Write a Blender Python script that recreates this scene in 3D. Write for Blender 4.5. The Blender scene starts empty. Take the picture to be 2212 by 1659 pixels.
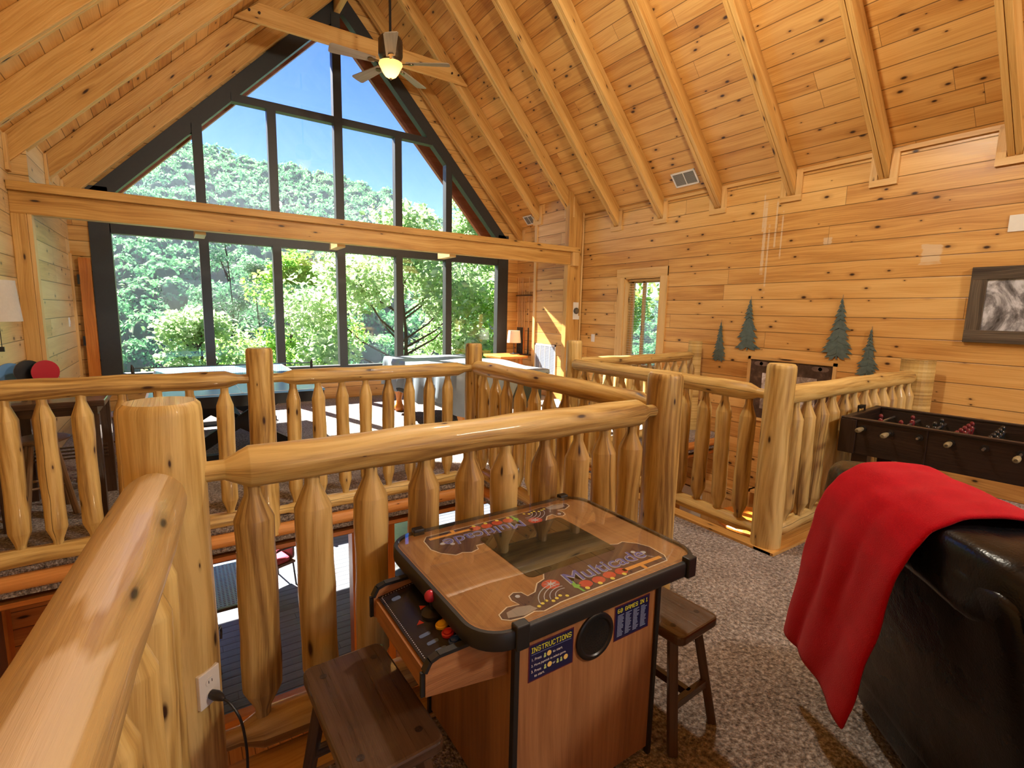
import bpy, bmesh, math, random
import numpy as np
from mathutils import Vector, Matrix, noise
R_ = random.Random(7)
SC = bpy.context.scene
COL = SC.collection
PI = math.pi

# ------------------------------------------------------------------ geometry helper
class MB:
    """collects shapes; build() links them as ONE mesh object. uv: u along the grain, v across (metres)"""
    def __init__(s):
        s.v = []; s.f = []; s.uv = []; s.sm = []
    def add(s, verts, faces, uvs=None, smooth=False):
        b = len(s.v); s.v += [tuple(p) for p in verts]
        for i, f in enumerate(faces):
            s.f.append(tuple(b + k for k in f))
            s.uv.append(uvs[i] if uvs else [(0, 0)] * len(f)); s.sm.append(smooth)
        return s
    def box(s, a, b, grain=None, M=None, off=None):
        x0, y0, z0 = a; x1, y1, z1 = b
        P = [(x0,y0,z0),(x1,y0,z0),(x1,y1,z0),(x0,y1,z0),(x0,y0,z1),(x1,y0,z1),(x1,y1,z1),(x0,y1,z1)]
        F = [(0,3,2,1),(4,5,6,7),(0,1,5,4),(1,2,6,5),(2,3,7,6),(3,0,4,7)]
        d = (abs(x1-x0), abs(y1-y0), abs(z1-z0))
        g = {'x':0,'y':1,'z':2}[grain] if grain else d.index(max(d))
        axes = [(0,1),(0,1),(0,2),(1,2),(0,2),(1,2)]
        U = []
        o = off if off is not None else (R_.random()*9, R_.random()*9)
        for f, (i, j) in zip(F, axes):
            if g == i: ii, jj = i, j
            elif g == j: ii, jj = j, i
            else: ii, jj = i, j
            U.append([(P[k][ii]+o[0], P[k][jj]+o[1]) for k in f])
        if M is not None: P = [tuple(M @ Vector(p)) for p in P]
        return s.add(P, F, U)
    def bar(s, p, q, w, h, up=(0,0,1), off=None):
        """rectangular bar from p to q, width w (sideways), height h (towards up)"""
        p = Vector(p); q = Vector(q); d = q-p; L = d.length; x = d.normalized()
        y = Vector(up).cross(x)
        if y.length < 1e-4: y = Vector((0,1,0)).cross(x)
        y.normalize(); z = x.cross(y)
        M = Matrix((x, y, z)).transposed().to_4x4(); M.translation = p
        return s.box((0,-w/2,-h/2),(L,w/2,h/2),'x',M,off)
    def tube(s, pts, rad, seg=12, caps=True, wob=0.0, seed=0, sq=1.0, smooth=True):
        pts = [Vector(p) for p in pts]; n = len(pts)
        if not hasattr(rad, '__len__'): rad = [rad]*n
        t0 = (pts[1]-pts[0]).normalized()
        a = Vector((0,0,1)) if abs(t0.z) < .9 else Vector((1,0,0))
        side = t0.cross(a).normalized()
        V = []; L = 0; Ls = []
        for i in range(n):
            if i: L += (pts[i]-pts[i-1]).length
            Ls.append(L)
            t = (pts[min(i+1,n-1)]-pts[max(i-1,0)]).normalized()
            side = (side - t*side.dot(t)).normalized(); up = t.cross(side)
            for k in range(seg):
                an = 2*PI*k/seg; r = rad[i]
                if wob: r *= 1+wob*noise.noise(Vector((math.cos(an)*1.3+seed*7.1, math.sin(an)*1.3, L*3.1+seed)))
                V.append(pts[i]+side*(r*math.cos(an))+up*(r*math.sin(an)*sq))
        F = []; U = []; o = seed*1.37 % 9
        rm = max(rad)
        for i in range(n-1):
            for k in range(seg):
                k2 = (k+1) % seg
                F.append((i*seg+k, i*seg+k2, (i+1)*seg+k2, (i+1)*seg+k))
                v0 = 2*PI*rm*k/seg+o; v1 = 2*PI*rm*(k+1)/seg+o
                U.append([(Ls[i]+o,v0),(Ls[i]+o,v1),(Ls[i+1]+o,v1),(Ls[i+1]+o,v0)])
        s.add(V, F, U, smooth)
        if caps:
            for i, rev in ((0, True), (n-1, False)):
                ring = [V[i*seg+k] for k in range(seg)]
                f = tuple(range(seg)); f = f[::-1] if rev else f
                s.add(ring, [f], [[(o+rad[i]*math.cos(2*PI*k/seg)*.4, o+rad[i]*math.sin(2*PI*k/seg)*3) for k in f]])
        return s
    def lathe(s, prof, c=(0,0,0), seg=20, smooth=True, M=None, caps=True):
        """prof: list of (r,z)"""
        V = []; n = len(prof)
        for r, z in prof:
            for k in range(seg):
                an = 2*PI*k/seg; p = Vector((r*math.cos(an), r*math.sin(an), z))
                V.append((M @ p if M is not None else p)+Vector(c))
        F = []; U = []
        for i in range(n-1):
            for k in range(seg):
                k2 = (k+1) % seg
                F.append((i*seg+k, i*seg+k2, (i+1)*seg+k2, (i+1)*seg+k))
                rr = max(prof[i][0], .01)
                U.append([(prof[i][1], 6.28*rr*k/seg),(prof[i][1], 6.28*rr*(k+1)/seg),(prof[i+1][1], 6.28*rr*(k+1)/seg),(prof[i+1][1], 6.28*rr*k/seg)])
        s.add(V, F, U, smooth)
        if caps:
            for i, rev in ((0, True), (n-1, False)):
                if prof[i][0] > 1e-4:
                    f = tuple(range(seg)); f = f[::-1] if rev else f
                    ring = V[i*seg:(i+1)*seg]
                    s.add(ring, [f], [[(ring[k][0], ring[k][1]) for k in f]])
        return s
    def prism(s, poly, t, M=None, off=(0,0), grain=0):
        """poly in the xy plane (counter-clockwise), extruded from z=0 to z=t, M places it"""
        n = len(poly)
        V = [Vector((x,y,0)) for x,y in poly]+[Vector((x,y,t)) for x,y in poly]
        F = [tuple(range(n))[::-1], tuple(range(n,2*n))]
        uv = [(p[grain]+off[0], p[1-grain]+off[1]) for p in poly]
        U = [uv[::-1], uv]
        for k in range(n):
            k2 = (k+1) % n
            F.append((k,k2,n+k2,n+k)); l = math.dist(poly[k],poly[k2])
            U.append([(0,0),(l,0),(l,t),(0,t)])
        if M is not None: V = [M @ p for p in V]
        return s.add(V, F, U)
    def sphere(s, c, r, seg=12, rings=8):
        prof = [(max(1e-4,math.sin(PI*i/rings)), -math.cos(PI*i/rings)) for i in range(rings+1)]
        rr = (r,r,r) if not hasattr(r,'__len__') else r
        M = Matrix.Diagonal((rr[0],rr[1],rr[2],1))
        return s.lathe(prof, c, seg, True, M, caps=False)
    def build(s, name, mat, parent=None, loc=(0,0,0), bevel=0, sub=0, sharp=.75):
        me = bpy.data.meshes.new(name)
        me.from_pydata(s.v, [], s.f)
        uv = me.uv_layers.new(name='UVMap')
        flat = [c for f in s.uv for p in f for c in p]
        uv.data.foreach_set('uv', flat)
        me.polygons.foreach_set('use_smooth', [True]*len(s.f) if any(s.sm) else [False]*len(s.f))
        if any(s.sm): me.set_sharp_from_angle(angle=sharp)
        me.materials.append(mat); me.update()
        o = bpy.data.objects.new(name, me); COL.objects.link(o)
        o.location = loc
        if parent is not None: o.parent = parent
        if bevel:
            m = o.modifiers.new('Bevel','BEVEL'); m.width = bevel; m.segments = 2; m.limit_method = 'ANGLE'; m.angle_limit = .7
        if sub:
            m = o.modifiers.new('Sub','SUBSURF'); m.levels = sub; m.render_levels = sub
        return o

def mesh_np(name, V, F, mat, parent=None, smooth=False, tone=None):
    V = np.asarray(V, np.float32); F = np.asarray(F, np.int32); k = F.shape[1]
    me = bpy.data.meshes.new(name)
    me.vertices.add(len(V)); me.vertices.foreach_set('co', V.ravel())
    me.loops.add(F.size); me.loops.foreach_set('vertex_index', F.ravel())
    me.polygons.add(len(F)); me.polygons.foreach_set('loop_start', np.arange(0, F.size, k, dtype=np.int32))
    me.polygons.foreach_set('use_smooth', np.full(len(F), smooth))
    me.update(calc_edges=True)
    if tone is not None:
        a = me.attributes.new('tone', 'FLOAT', 'POINT'); a.data.foreach_set('value', np.asarray(tone, np.float32))
    me.materials.append(mat)
    o = bpy.data.objects.new(name, me); COL.objects.link(o)
    if parent is not None: o.parent = parent
    return o

def tag(o, label=None, cat=None, group=None, kind=None):
    if label: o['label'] = label
    if cat: o['category'] = cat
    if group: o['group'] = group
    if kind: o['kind'] = kind
    return o
def thing(name, label, cat, loc=(0,0,0), rz=0, group=None):
    o = bpy.data.objects.new(name, None); COL.objects.link(o)
    o.empty_display_size = .1
    o.location = loc; o.rotation_euler = (0,0,rz)
    return tag(o, label, cat, group)
def struct(name, mb, mat, parent=None, bevel=0):
    o = mb.build(name, mat, parent, bevel=bevel)
    if parent is None: o['kind'] = 'structure'
    return o
def dup(root, loc, rz=None, label=None, group=None):
    r = root.copy(); COL.objects.link(r); r.location = loc
    if rz is not None: r.rotation_euler = (0,0,rz)
    if label: r['label'] = label
    if group: r['group'] = group
    for ch in list(root.children):
        c = ch.copy(); COL.objects.link(c); c.parent = r
        for g in list(ch.children):
            d = g.copy(); COL.objects.link(d); d.parent = c
    return r
def ordinal(i): return ['first','second','third','fourth','fifth','sixth','seventh','eighth','ninth','tenth','eleventh','twelfth','thirteenth','fourteenth'][i]

# ------------------------------------------------------------------ materials
class NT:
    def __init__(s, name):
        s.m = bpy.data.materials.new(name); s.m.use_nodes = True
        s.t = s.m.node_tree; s.t.nodes.clear()
        s.out = s.t.nodes.new('ShaderNodeOutputMaterial')
    def n(s, typ, **kw):
        nd = s.t.nodes.new(typ)
        for k, v in kw.items():
            if k == 'inp':
                for a, b in v.items():
                    if isinstance(b, bpy.types.NodeSocket): s.t.links.new(b, nd.inputs[a])
                    else: nd.inputs[a].default_value = b
            else: setattr(nd, k, v)
        return nd
    def math(s, op, a, b=0.0, c=0.0):
        nd = s.n('ShaderNodeMath', operation=op)
        for i, x in enumerate((a,b,c)):
            if isinstance(x, bpy.types.NodeSocket): s.t.links.new(x, nd.inputs[i])
            else: nd.inputs[i].default_value = x
        return nd.outputs[0]
    def mix(s, fac, a, b):
        nd = s.n('ShaderNodeMix', data_type='RGBA')
        for i, x in ((0,fac),(6,a),(7,b)):
            if isinstance(x, bpy.types.NodeSocket): s.t.links.new(x, nd.inputs[i])
            elif i == 0: nd.inputs[0].default_value = x
            else: nd.inputs[i].default_value = (*x[:3],1)
        return nd.outputs[2]
    def ramp(s, fac, stops):
        nd = s.n('ShaderNodeValToRGB'); s.t.links.new(fac, nd.inputs[0])
        e = nd.color_ramp.elements
        while len(e) < len(stops): e.new(.5)
        for el, (p, c) in zip(e, stops):
            el.position = p; el.color = (*c,1) if hasattr(c,'__len__') else (c,c,c,1)
        return nd.outputs[0]
    def vec(s, x, y, z=0.0):
        nd = s.n('ShaderNodeCombineXYZ')
        for i, q in enumerate((x,y,z)):
            if isinstance(q, bpy.types.NodeSocket): s.t.links.new(q, nd.inputs[i])
            else: nd.inputs[i].default_value = q
        return nd.outputs[0]
    def principled(s, color, rough=.5, metal=0, normal=None, spec=.5, coat=0, sheen=0, trans=0, emit=None, es=0):
        b = s.n('ShaderNodeBsdfPrincipled')
        for k, v in (('Base Color',color),('Roughness',rough),('Metallic',metal),('Specular IOR Level',spec),('Coat Weight',coat),('Sheen Weight',sheen),('Transmission Weight',trans)):
            if isinstance(v, bpy.types.NodeSocket): s.t.links.new(v, b.inputs[k])
            elif k == 'Base Color': b.inputs[k].default_value = (*v[:3],1)
            else: b.inputs[k].default_value = v
        if normal is not None: s.t.links.new(normal, b.inputs['Normal'])
        if emit: b.inputs['Emission Color'].default_value = (*emit,1); b.inputs['Emission Strength'].default_value = es
        s.t.links.new(b.outputs[0], s.out.inputs[0]); return b
    def bump(s, h, strength=.3, dist=.01):
        nd = s.n('ShaderNodeBump', inp={'Height':h,'Strength':strength,'Distance':dist}); return nd.outputs[0]

def wood(name, light, mid, dark, plank=0.0, length=2.4, knots=.5, knot_s=(1.6,5.0), rough=.42, grain=26, coat=0.0, seam=.012, perobj=True, contrast=1.0, spec=.4, kr=1.0, patch=None, crack=False, ring=.045):
    n = NT(name)
    uv = n.n('ShaderNodeUVMap', uv_map='UVMap').outputs[0]
    sp = n.n('ShaderNodeSeparateXYZ', inp={0:uv}); u, v = sp.outputs[0], sp.outputs[1]
    rnd = n.n('ShaderNodeObjectInfo').outputs['Random']
    u0 = u
    if perobj:
        u = n.math('ADD', u, n.math('MULTIPLY', rnd, 37.0))
    if plank:
        pv = n.math('DIVIDE', v, plank); row = n.math('FLOOR', pv); fr = n.math('FRACT', pv)
        r1 = n.n('ShaderNodeTexWhiteNoise', noise_dimensions='1D', inp={'W':n.math('ADD',row,.37)}).outputs[0]
        uu = n.math('ADD', n.math('DIVIDE', u, length), n.math('MULTIPLY', r1, 5.0))
        col = n.math('FLOOR', uu); fu = n.math('FRACT', uu)
        idn = n.n('ShaderNodeTexWhiteNoise', noise_dimensions='2D', inp={'Vector':n.vec(row,col)})
        pid = idn.outputs[0]
        e1 = n.math('MINIMUM', fr, n.math('SUBTRACT', 1.0, fr)); e1 = n.math('MULTIPLY', e1, plank)
        e2 = n.math('MINIMUM', fu, n.math('SUBTRACT', 1.0, fu)); e2 = n.math('MULTIPLY', e2, length*2.2)
        edge = n.math('MINIMUM', e1, e2)
        gap = n.n('ShaderNodeMapRange', inp={0:edge,1:seam*.12,2:seam*.5,3:1.0,4:0.0}).outputs[0]
        shift = n.math('MULTIPLY', pid, 23.0)
    else:
        pid = rnd; gap = None; shift = n.math('MULTIPLY', rnd, 23.0)
    us = n.math('ADD', u, shift)
    warp = n.n('ShaderNodeTexNoise', noise_dimensions='3D', inp={'Vector':n.vec(n.math('MULTIPLY',us,1.3), n.math('MULTIPLY',v,5.0), pid),'Scale':1.0,'Detail':1.0}).outputs[0]
    wv = n.math('ADD', v, n.math('MULTIPLY', warp, .09))
    g = n.n('ShaderNodeTexNoise', inp={'Vector':n.vec(n.math('MULTIPLY',us,1.6), n.math('MULTIPLY',wv,float(grain)*2), pid),'Scale':1.0,'Detail':5.0,'Roughness':.6}).outputs[0]
    big0 = n.n('ShaderNodeTexNoise', inp={'Vector':n.vec(n.math('MULTIPLY',us,1.1), n.math('MULTIPLY',v,4.0), pid),'Scale':1.0,'Detail':1.0}).outputs[0]
    big = n.n('ShaderNodeTexNoise', inp={'Vector':n.vec(n.math('MULTIPLY',us,.9), n.math('MULTIPLY',wv,9.0), pid),'Scale':1.0,'Detail':2.0}).outputs[0]
    fine = n.n('ShaderNodeTexNoise', inp={'Vector':n.vec(n.math('MULTIPLY',us,5.0), n.math('MULTIPLY',wv,float(grain)*13), pid),'Scale':1.0,'Detail':3.0,'Roughness':.7}).outputs[0]
    rings = n.math('SINE', n.math('MULTIPLY', n.math('ADD', n.math('MULTIPLY',wv,float(grain)*5.5), n.math('MULTIPLY',big0,13.0)), 2.2))
    g = n.math('ADD', g, n.math('ADD', n.math('MULTIPLY', n.math('SUBTRACT',fine,.5), .55), n.math('MULTIPLY', rings, ring)))
    fac = n.math('ADD', n.math('MULTIPLY', n.math('SUBTRACT',g,.5), .9*contrast), n.math('MULTIPLY', n.math('SUBTRACT',big,.5), 1.0*contrast))
    fac = n.math('ADD', fac, n.math('ADD', .5, n.math('MULTIPLY', n.math('SUBTRACT',pid,.5), .5*contrast if plank else .3)))
    c = n.ramp(fac, [(0.05,dark),(.42,mid),(.85,light)])
    h = g
    if knots:
        vo = n.n('ShaderNodeTexVoronoi', voronoi_dimensions='2D', feature='F1', inp={'Vector':n.vec(n.math('MULTIPLY',us,knot_s[0]), n.math('ADD',n.math('MULTIPLY',v,knot_s[1]),n.math('MULTIPLY',pid,3.0))),'Scale':1.0})
        cs = n.n('ShaderNodeSeparateColor', inp={0:vo.outputs['Color']})
        size = n.math('MULTIPLY', n.math('MAXIMUM', n.math('SUBTRACT', cs.outputs[0], 1.0-knots), 0.0), .34/max(knots,.05)*.42*kr)
        k = n.math('DIVIDE', vo.outputs['Distance'], n.math('ADD', size, .0008))
        km = n.n('ShaderNodeMapRange', inp={0:k,1:.55,2:1.25,3:1.0,4:0.0}).outputs[0]
        halo = n.n('ShaderNodeMapRange', inp={0:k,1:.9,2:3.2,3:.45,4:0.0}).outputs[0]
        has = n.math('GREATER_THAN', size, .02)
        km = n.math('MULTIPLY', km, has); halo = n.math('MULTIPLY', halo, has)
        c = n.mix(halo, c, tuple(x*.75 for x in dark))
        c = n.mix(km, c, (.045,.017,.007))
    if crack:
        cn = n.n('ShaderNodeTexNoise', inp={'Vector':n.vec(n.math('MULTIPLY',us,2.2), 0.0, pid),'Scale':1.0,'Detail':2.0}).outputs[0]
        vo_ = n.math('FRACT', n.math('DIVIDE', n.math('ADD', n.math('ADD', v, n.math('MULTIPLY',pid,5.0)), n.math('MULTIPLY',cn,.05)), .46))
        ck = n.math('ABSOLUTE', n.math('SUBTRACT', vo_, .5))
        ck = n.n('ShaderNodeMapRange', inp={0:ck,1:.0022,2:.0055,3:1.0,4:0.0}).outputs[0]
        on = n.math('GREATER_THAN', n.n('ShaderNodeTexWhiteNoise', noise_dimensions='1D', inp={'W':n.math('MULTIPLY',pid,91.7)}).outputs[0], .55)
        c = n.mix(n.math('MULTIPLY', n.math('MULTIPLY', ck, on), .85), c, (.03,.014,.006))
    if patch:
        wn = n.n('ShaderNodeTexNoise', inp={'Vector':n.vec(n.math('MULTIPLY',u,3.0), n.math('MULTIPLY',v,22.0), 0.0),'Scale':1.0,'Detail':3.0}).outputs[0]
        for (uc,ul,vc,vl) in patch:
            du = n.math('DIVIDE', n.math('ABSOLUTE', n.math('SUBTRACT',u0,uc)), ul); dv = n.math('DIVIDE', n.math('ABSOLUTE', n.math('SUBTRACT',v,vc)), vl)
            dd = n.math('ADD', n.math('MAXIMUM',du,dv), n.math('MULTIPLY', n.math('SUBTRACT',wn,.5), 1.1))
            mk = n.n('ShaderNodeMapRange', inp={0:dd,1:.82,2:1.0,3:.8,4:0.0}).outputs[0]
            c = n.mix(n.math('MULTIPLY',mk,.75), c, (.72,.60,.42))
    if gap is not None:
        c = n.mix(n.math('MULTIPLY',gap,.82), c, tuple(x*.18 for x in dark))
        h = n.math('SUBTRACT', n.math('MULTIPLY',g,.12), gap)
    nb = n.bump(h, .35, .006)
    ro = n.math('ADD', rough-.08, n.math('MULTIPLY', g, .16))
    n.principled(c, ro, normal=nb, spec=spec, coat=coat)
    return n.m

def plain(name, col, rough=.5, metal=0, var=.12, scale=30, bump=0, spec=.5, coat=0, sheen=0):
    n = NT(name)
    tc = n.n('ShaderNodeTexCoord').outputs['Object']
    t = n.n('ShaderNodeTexNoise', inp={'Vector':tc,'Scale':float(scale),'Detail':4.0}).outputs[0]
    c = n.mix(t, tuple(x*(1-var) for x in col), tuple(min(1,x*(1+var)) for x in col))
    n.principled(c, rough, metal, n.bump(t,bump,.004) if bump else None, spec, coat, sheen)
    return n.m
def emitter(name, col, s):
    n = NT(name); e = n.n('ShaderNodeEmission', inp={'Color':(*col,1),'Strength':s}); n.t.links.new(e.outputs[0], n.out.inputs[0]); return n.m
def glass_mat(name, tint=(1,1,1), gloss=1.0, rough=.0):
    n = NT(name)
    tr = n.n('ShaderNodeBsdfTransparent', inp={'Color':(*tint,1)})
    gl = n.n('ShaderNodeBsdfGlossy', inp={'Color':(1,1,1,1),'Roughness':rough})
    fr = n.n('ShaderNodeFresnel', inp={'IOR':1.5})
    ge = n.n('ShaderNodeNewGeometry')
    ft = n.math('MULTIPLY', n.math('MULTIPLY',fr.outputs[0],gloss), n.math('SUBTRACT',1.0,ge.outputs['Backfacing']))
    mx = n.n('ShaderNodeMixShader', inp={0:ft,1:tr.outputs[0],2:gl.outputs[0]})
    n.t.links.new(mx.outputs[0], n.out.inputs[0]); return n.m
def leaf_mat(name, c0, c1, c2, transl=.45, rough=.5, bump=False, spec=.35):
    n = NT(name)
    a = n.n('ShaderNodeAttribute', attribute_name='tone').outputs['Fac']
    tc = n.n('ShaderNodeTexCoord').outputs['Object']
    t = n.n('ShaderNodeTexNoise', inp={'Vector':tc,'Scale':1.3 if bump else .9,'Detail':5.0,'Roughness':.7}).outputs[0]
    f = n.math('ADD', n.math('MULTIPLY',a,.65), n.math('MULTIPLY',n.math('SUBTRACT',t,.32),1.0))
    c = n.ramp(f, [(.05,c0),(.5,c1),(.95,c2)])
    p = n.n('ShaderNodeBsdfPrincipled', inp={'Base Color':c,'Roughness':rough,'Specular IOR Level':spec})
    if bump:
        t2 = n.n('ShaderNodeTexNoise', inp={'Vector':tc,'Scale':2.6,'Detail':6.0,'Roughness':.75}).outputs[0]
        n.t.links.new(n.bump(t2,.9,.9), p.inputs['Normal'])
    tl = n.n('ShaderNodeBsdfTranslucent', inp={'Color':c})
    mx = n.n('ShaderNodeMixShader', inp={0:transl,1:p.outputs[0],2:tl.outputs[0]})
    n.t.links.new(mx.outputs[0], n.out.inputs[0]); return n.m

PINE = ((.78,.49,.175),(.64,.345,.10),(.43,.19,.045))
M = {}
M['wall_pine'] = wood('wall_pine', *PINE, plank=.204, length=4.6, knots=.5, knot_s=(3.4,6.4), rough=.34, perobj=False, contrast=.95, kr=.72, patch=[(1.93,.085,2.27,.10),(3.66,.02,2.6,.45),(3.52,.012,2.75,.30),(3.60,.012,2.35,.4),(3.44,.01,2.6,.3),(3.69,.01,2.9,.25),(2.90,.05,2.48,.05)])
M['wall_left'] = wood('wall_left_pine_lit', (.80,.59,.29),(.69,.46,.19),(.47,.27,.09), plank=.204, length=4.2, knots=.5, knot_s=(3.4,6.4), rough=.34, perobj=False, contrast=.9, kr=.72)  # wall pine made paler, window light put into its colour
M['ceil_pine'] = wood('ceiling_pine', (.72,.41,.125),(.58,.285,.068),(.39,.155,.032), plank=.195, length=4.6, knots=.5, knot_s=(3.0,6.0), rough=.42, perobj=False, contrast=1.0, kr=.75)
M['beam'] = wood('beam_pine', (.74,.46,.155),(.60,.33,.09),(.41,.19,.042), knots=.42, knot_s=(2.2,8.0), rough=.42, kr=.7, contrast=1.15)
M['log'] = wood('peeled_log', (.70,.515,.20),(.515,.335,.105),(.25,.135,.04), knots=.34, knot_s=(3.0,9.0), rough=.44, grain=11, coat=.12, kr=.75, contrast=1.5, crack=True, ring=.085)
M['log_worn_sheen'] = wood('worn_log_sheen', (.52,.35,.14),(.36,.22,.08),(.20,.105,.034), knots=.3, knot_s=(3.0,9.0), rough=.40, grain=11, coat=.12, kr=.6, contrast=1.5, patch=[(6.85+.50,.36,6.85+.375,.032),(6.85+1.12,.20,6.85+.36,.045)])  # pale patches: worn varnish, with the window's reflection put into the colour
M['trim'] = wood('trim_pine', (.78,.53,.23),(.68,.41,.145),(.50,.26,.07), knots=.3, knot_s=(1.5,9.0), rough=.4)
M['siding'] = wood('log_siding', (.62,.25,.06),(.50,.165,.03),(.34,.09,.014), plank=.15, length=4.0, knots=.4, knot_s=(2.0,6.0), rough=.4, perobj=False)
M['fascia'] = wood('fascia_log', (.66,.30,.085),(.52,.205,.045),(.34,.10,.018), knots=.4, knot_s=(2.5,9.0), kr=.7, rough=.4)
M['orange'] = wood('orange_trim', (.72,.28,.05),(.60,.19,.025),(.42,.11,.012), knots=.1, rough=.35)
M['dark_wood'] = wood('dark_wood', (.105,.058,.032),(.065,.034,.019),(.032,.016,.009), knots=.12, rough=.3, coat=.4)
M['walnut'] = wood('walnut_veneer', (.50,.255,.11),(.36,.165,.068),(.21,.085,.034), knots=0, rough=.38, grain=20)
M['espresso'] = wood('espresso_wood', (.035,.018,.012),(.022,.011,.008),(.012,.006,.005), knots=0, rough=.4)
M['grey_wood'] = wood('weathered_wood', (.16,.12,.08),(.08,.058,.038),(.03,.02,.014), knots=.2, grain=34, rough=.7, contrast=1.6)
M['blade'] = wood('fan_blade_wood', (.42,.36,.28),(.33,.27,.2),(.24,.19,.14), knots=0, rough=.5)
M['bark'] = plain('bark', (.07,.05,.035), .9, var=.4, scale=6)
M['frame'] = plain('dark_frame', (.030,.033,.033), .45, var=.2)
M['black'] = plain('black_paint', (.012,.012,.013), .35)
M['rubber'] = plain('black_rubber', (.015,.015,.016), .45)
M['white'] = plain('white_plastic', (.78,.76,.70), .4, var=.04)
M['steel'] = plain('steel', (.6,.6,.6), .3, 1)
M['brass'] = plain('bronze', (.18,.12,.06), .35, .9)
M['glass'] = glass_mat('window_glass')
M['tglass'] = glass_mat('table_glass', (.93,.95,.93), 1.7)
# ------------------------------------------------------------------ camera
h_cam = 1.6
def camera():
    a, b, c = -0.590165621, -0.14132479, -0.021906489
    def rz(t): return np.array([[math.cos(t),-math.sin(t),0],[math.sin(t),math.cos(t),0],[0,0,1]])
    def rx(t): return np.array([[1,0,0],[0,math.cos(t),-math.sin(t)],[0,math.sin(t),math.cos(t)]])
    def ry(t): return np.array([[math.cos(t),0,math.sin(t)],[0,1,0],[-math.sin(t),0,math.cos(t)]])
    R = rz(a)@rx(b)@ry(c)
    cd = bpy.data.cameras.new('camera'); o = bpy.data.objects.new('camera', cd); COL.objects.link(o)
    m = Matrix.Identity(4)
    for i in range(3):
        m[i][0] = R[i,0]; m[i][1] = R[i,2]; m[i][2] = -R[i,1]
    m.translation = (0,0,h_cam); o.matrix_world = m
    cd.sensor_fit = 'HORIZONTAL'; cd.sensor_width = 36; cd.lens = 1080.43/2212*36
    cd.clip_start = .05; cd.clip_end = 2000
    SC.camera = o
camera()

# ------------------------------------------------------------------ world + lights
SUN_AZ = math.atan2(-.30, 1.0); SUN_EL = math.radians(41)
def world():
    w = bpy.data.worlds.new('world'); SC.world = w; w.use_nodes = True
    t = w.node_tree; t.nodes.clear()
    sky = t.nodes.new('ShaderNodeTexSky'); sky.sky_type = 'NISHITA'
    sky.sun_disc = False; sky.sun_elevation = SUN_EL; sky.sun_rotation = SUN_AZ
    sky.altitude = 900; sky.air_density = 1.0; sky.dust_density = .2; sky.ozone_density = 2.5
    hs = t.nodes.new('ShaderNodeHueSaturation'); hs.inputs['Saturation'].default_value = 1.40; hs.inputs['Hue'].default_value = .525
    bg = t.nodes.new('ShaderNodeBackground'); bg.inputs[1].default_value = .165
    out = t.nodes.new('ShaderNodeOutputWorld')
    t.links.new(sky.outputs[0], hs.inputs['Color']); t.links.new(hs.outputs[0], bg.inputs[0]); t.links.new(bg.outputs[0], out.inputs[0])
world()
def sun():
    l = bpy.data.lights.new('sun','SUN'); l.energy = 25.0; l.angle = .009; l.color = (1,.95,.86)
    o = bpy.data.objects.new('sun', l); COL.objects.link(o)
    d = Vector((math.sin(SUN_AZ)*math.cos(SUN_EL), math.cos(SUN_AZ)*math.cos(SUN_EL), math.sin(SUN_EL)))
    o.rotation_euler = (-d).to_track_quat('-Z','Y').to_euler(); o.location = d*60
sun()
def lamp(name, loc, power, col=(1,.92,.78), r=.12):
    l = bpy.data.lights.new(name,'POINT'); l.energy = power; l.color = col; l.shadow_soft_size = r
    o = bpy.data.objects.new(name, l); COL.objects.link(o); o.location = loc
    return o

# ------------------------------------------------------------------ surfaces of the setting
def carpet(name, a, b, c2):
    n = NT(name)
    tc = n.n('ShaderNodeTexCoord').outputs['Object']
    t1 = n.n('ShaderNodeTexNoise', inp={'Vector':tc,'Scale':48.0,'Detail':3.0,'Roughness':.7}).outputs[0]
    t2 = n.n('ShaderNodeTexNoise', inp={'Vector':tc,'Scale':3.5,'Detail':3.0}).outputs[0]
    f = n.math('ADD', t1, n.math('MULTIPLY', n.math('SUBTRACT',t2,.5), .22))
    c = n.ramp(f, [(.33,c2),(.5,a),(.68,b)])
    t3 = n.n('ShaderNodeTexVoronoi', inp={'Vector':tc,'Scale':95.0}).outputs['Distance']
    n.principled(c, .95, normal=n.bump(t3,.9,.012), spec=.1, sheen=.2)
    return n.m
M['carpet'] = carpet('speckled_carpet', (.28,.23,.20), (.57,.52,.49), (.085,.063,.053))

W, XL, XR, XF = 9.17, -1.3, 6.22, 5.94
RX, RZ, SR, SL = 2.604, 6.93, 1.07, 1.02      # ridge of the rafter undersides, slopes
def zrb(x): return RZ-SR*(x-RX) if x > RX else RZ-SL*(RX-x)
DZ = .29
def tilt(y): return .10*max(0, y-7.13)      # the left slope sags a little towards the window
LOW = -2.75                                    # lower storey floor
BACK = -5.0

# floor with the two openings
f = MB()
f.box((-.12,BACK,-.20),(XR,1.80,0)).box((2.36,1.80,-.20),(3.38,4.06,0)).box((XL,4.06,-.20),(XR,W,0)).box((XL,BACK,-.20),(-.12,-2.6,0))
floor = struct('floor', f, M['carpet'])
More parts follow.
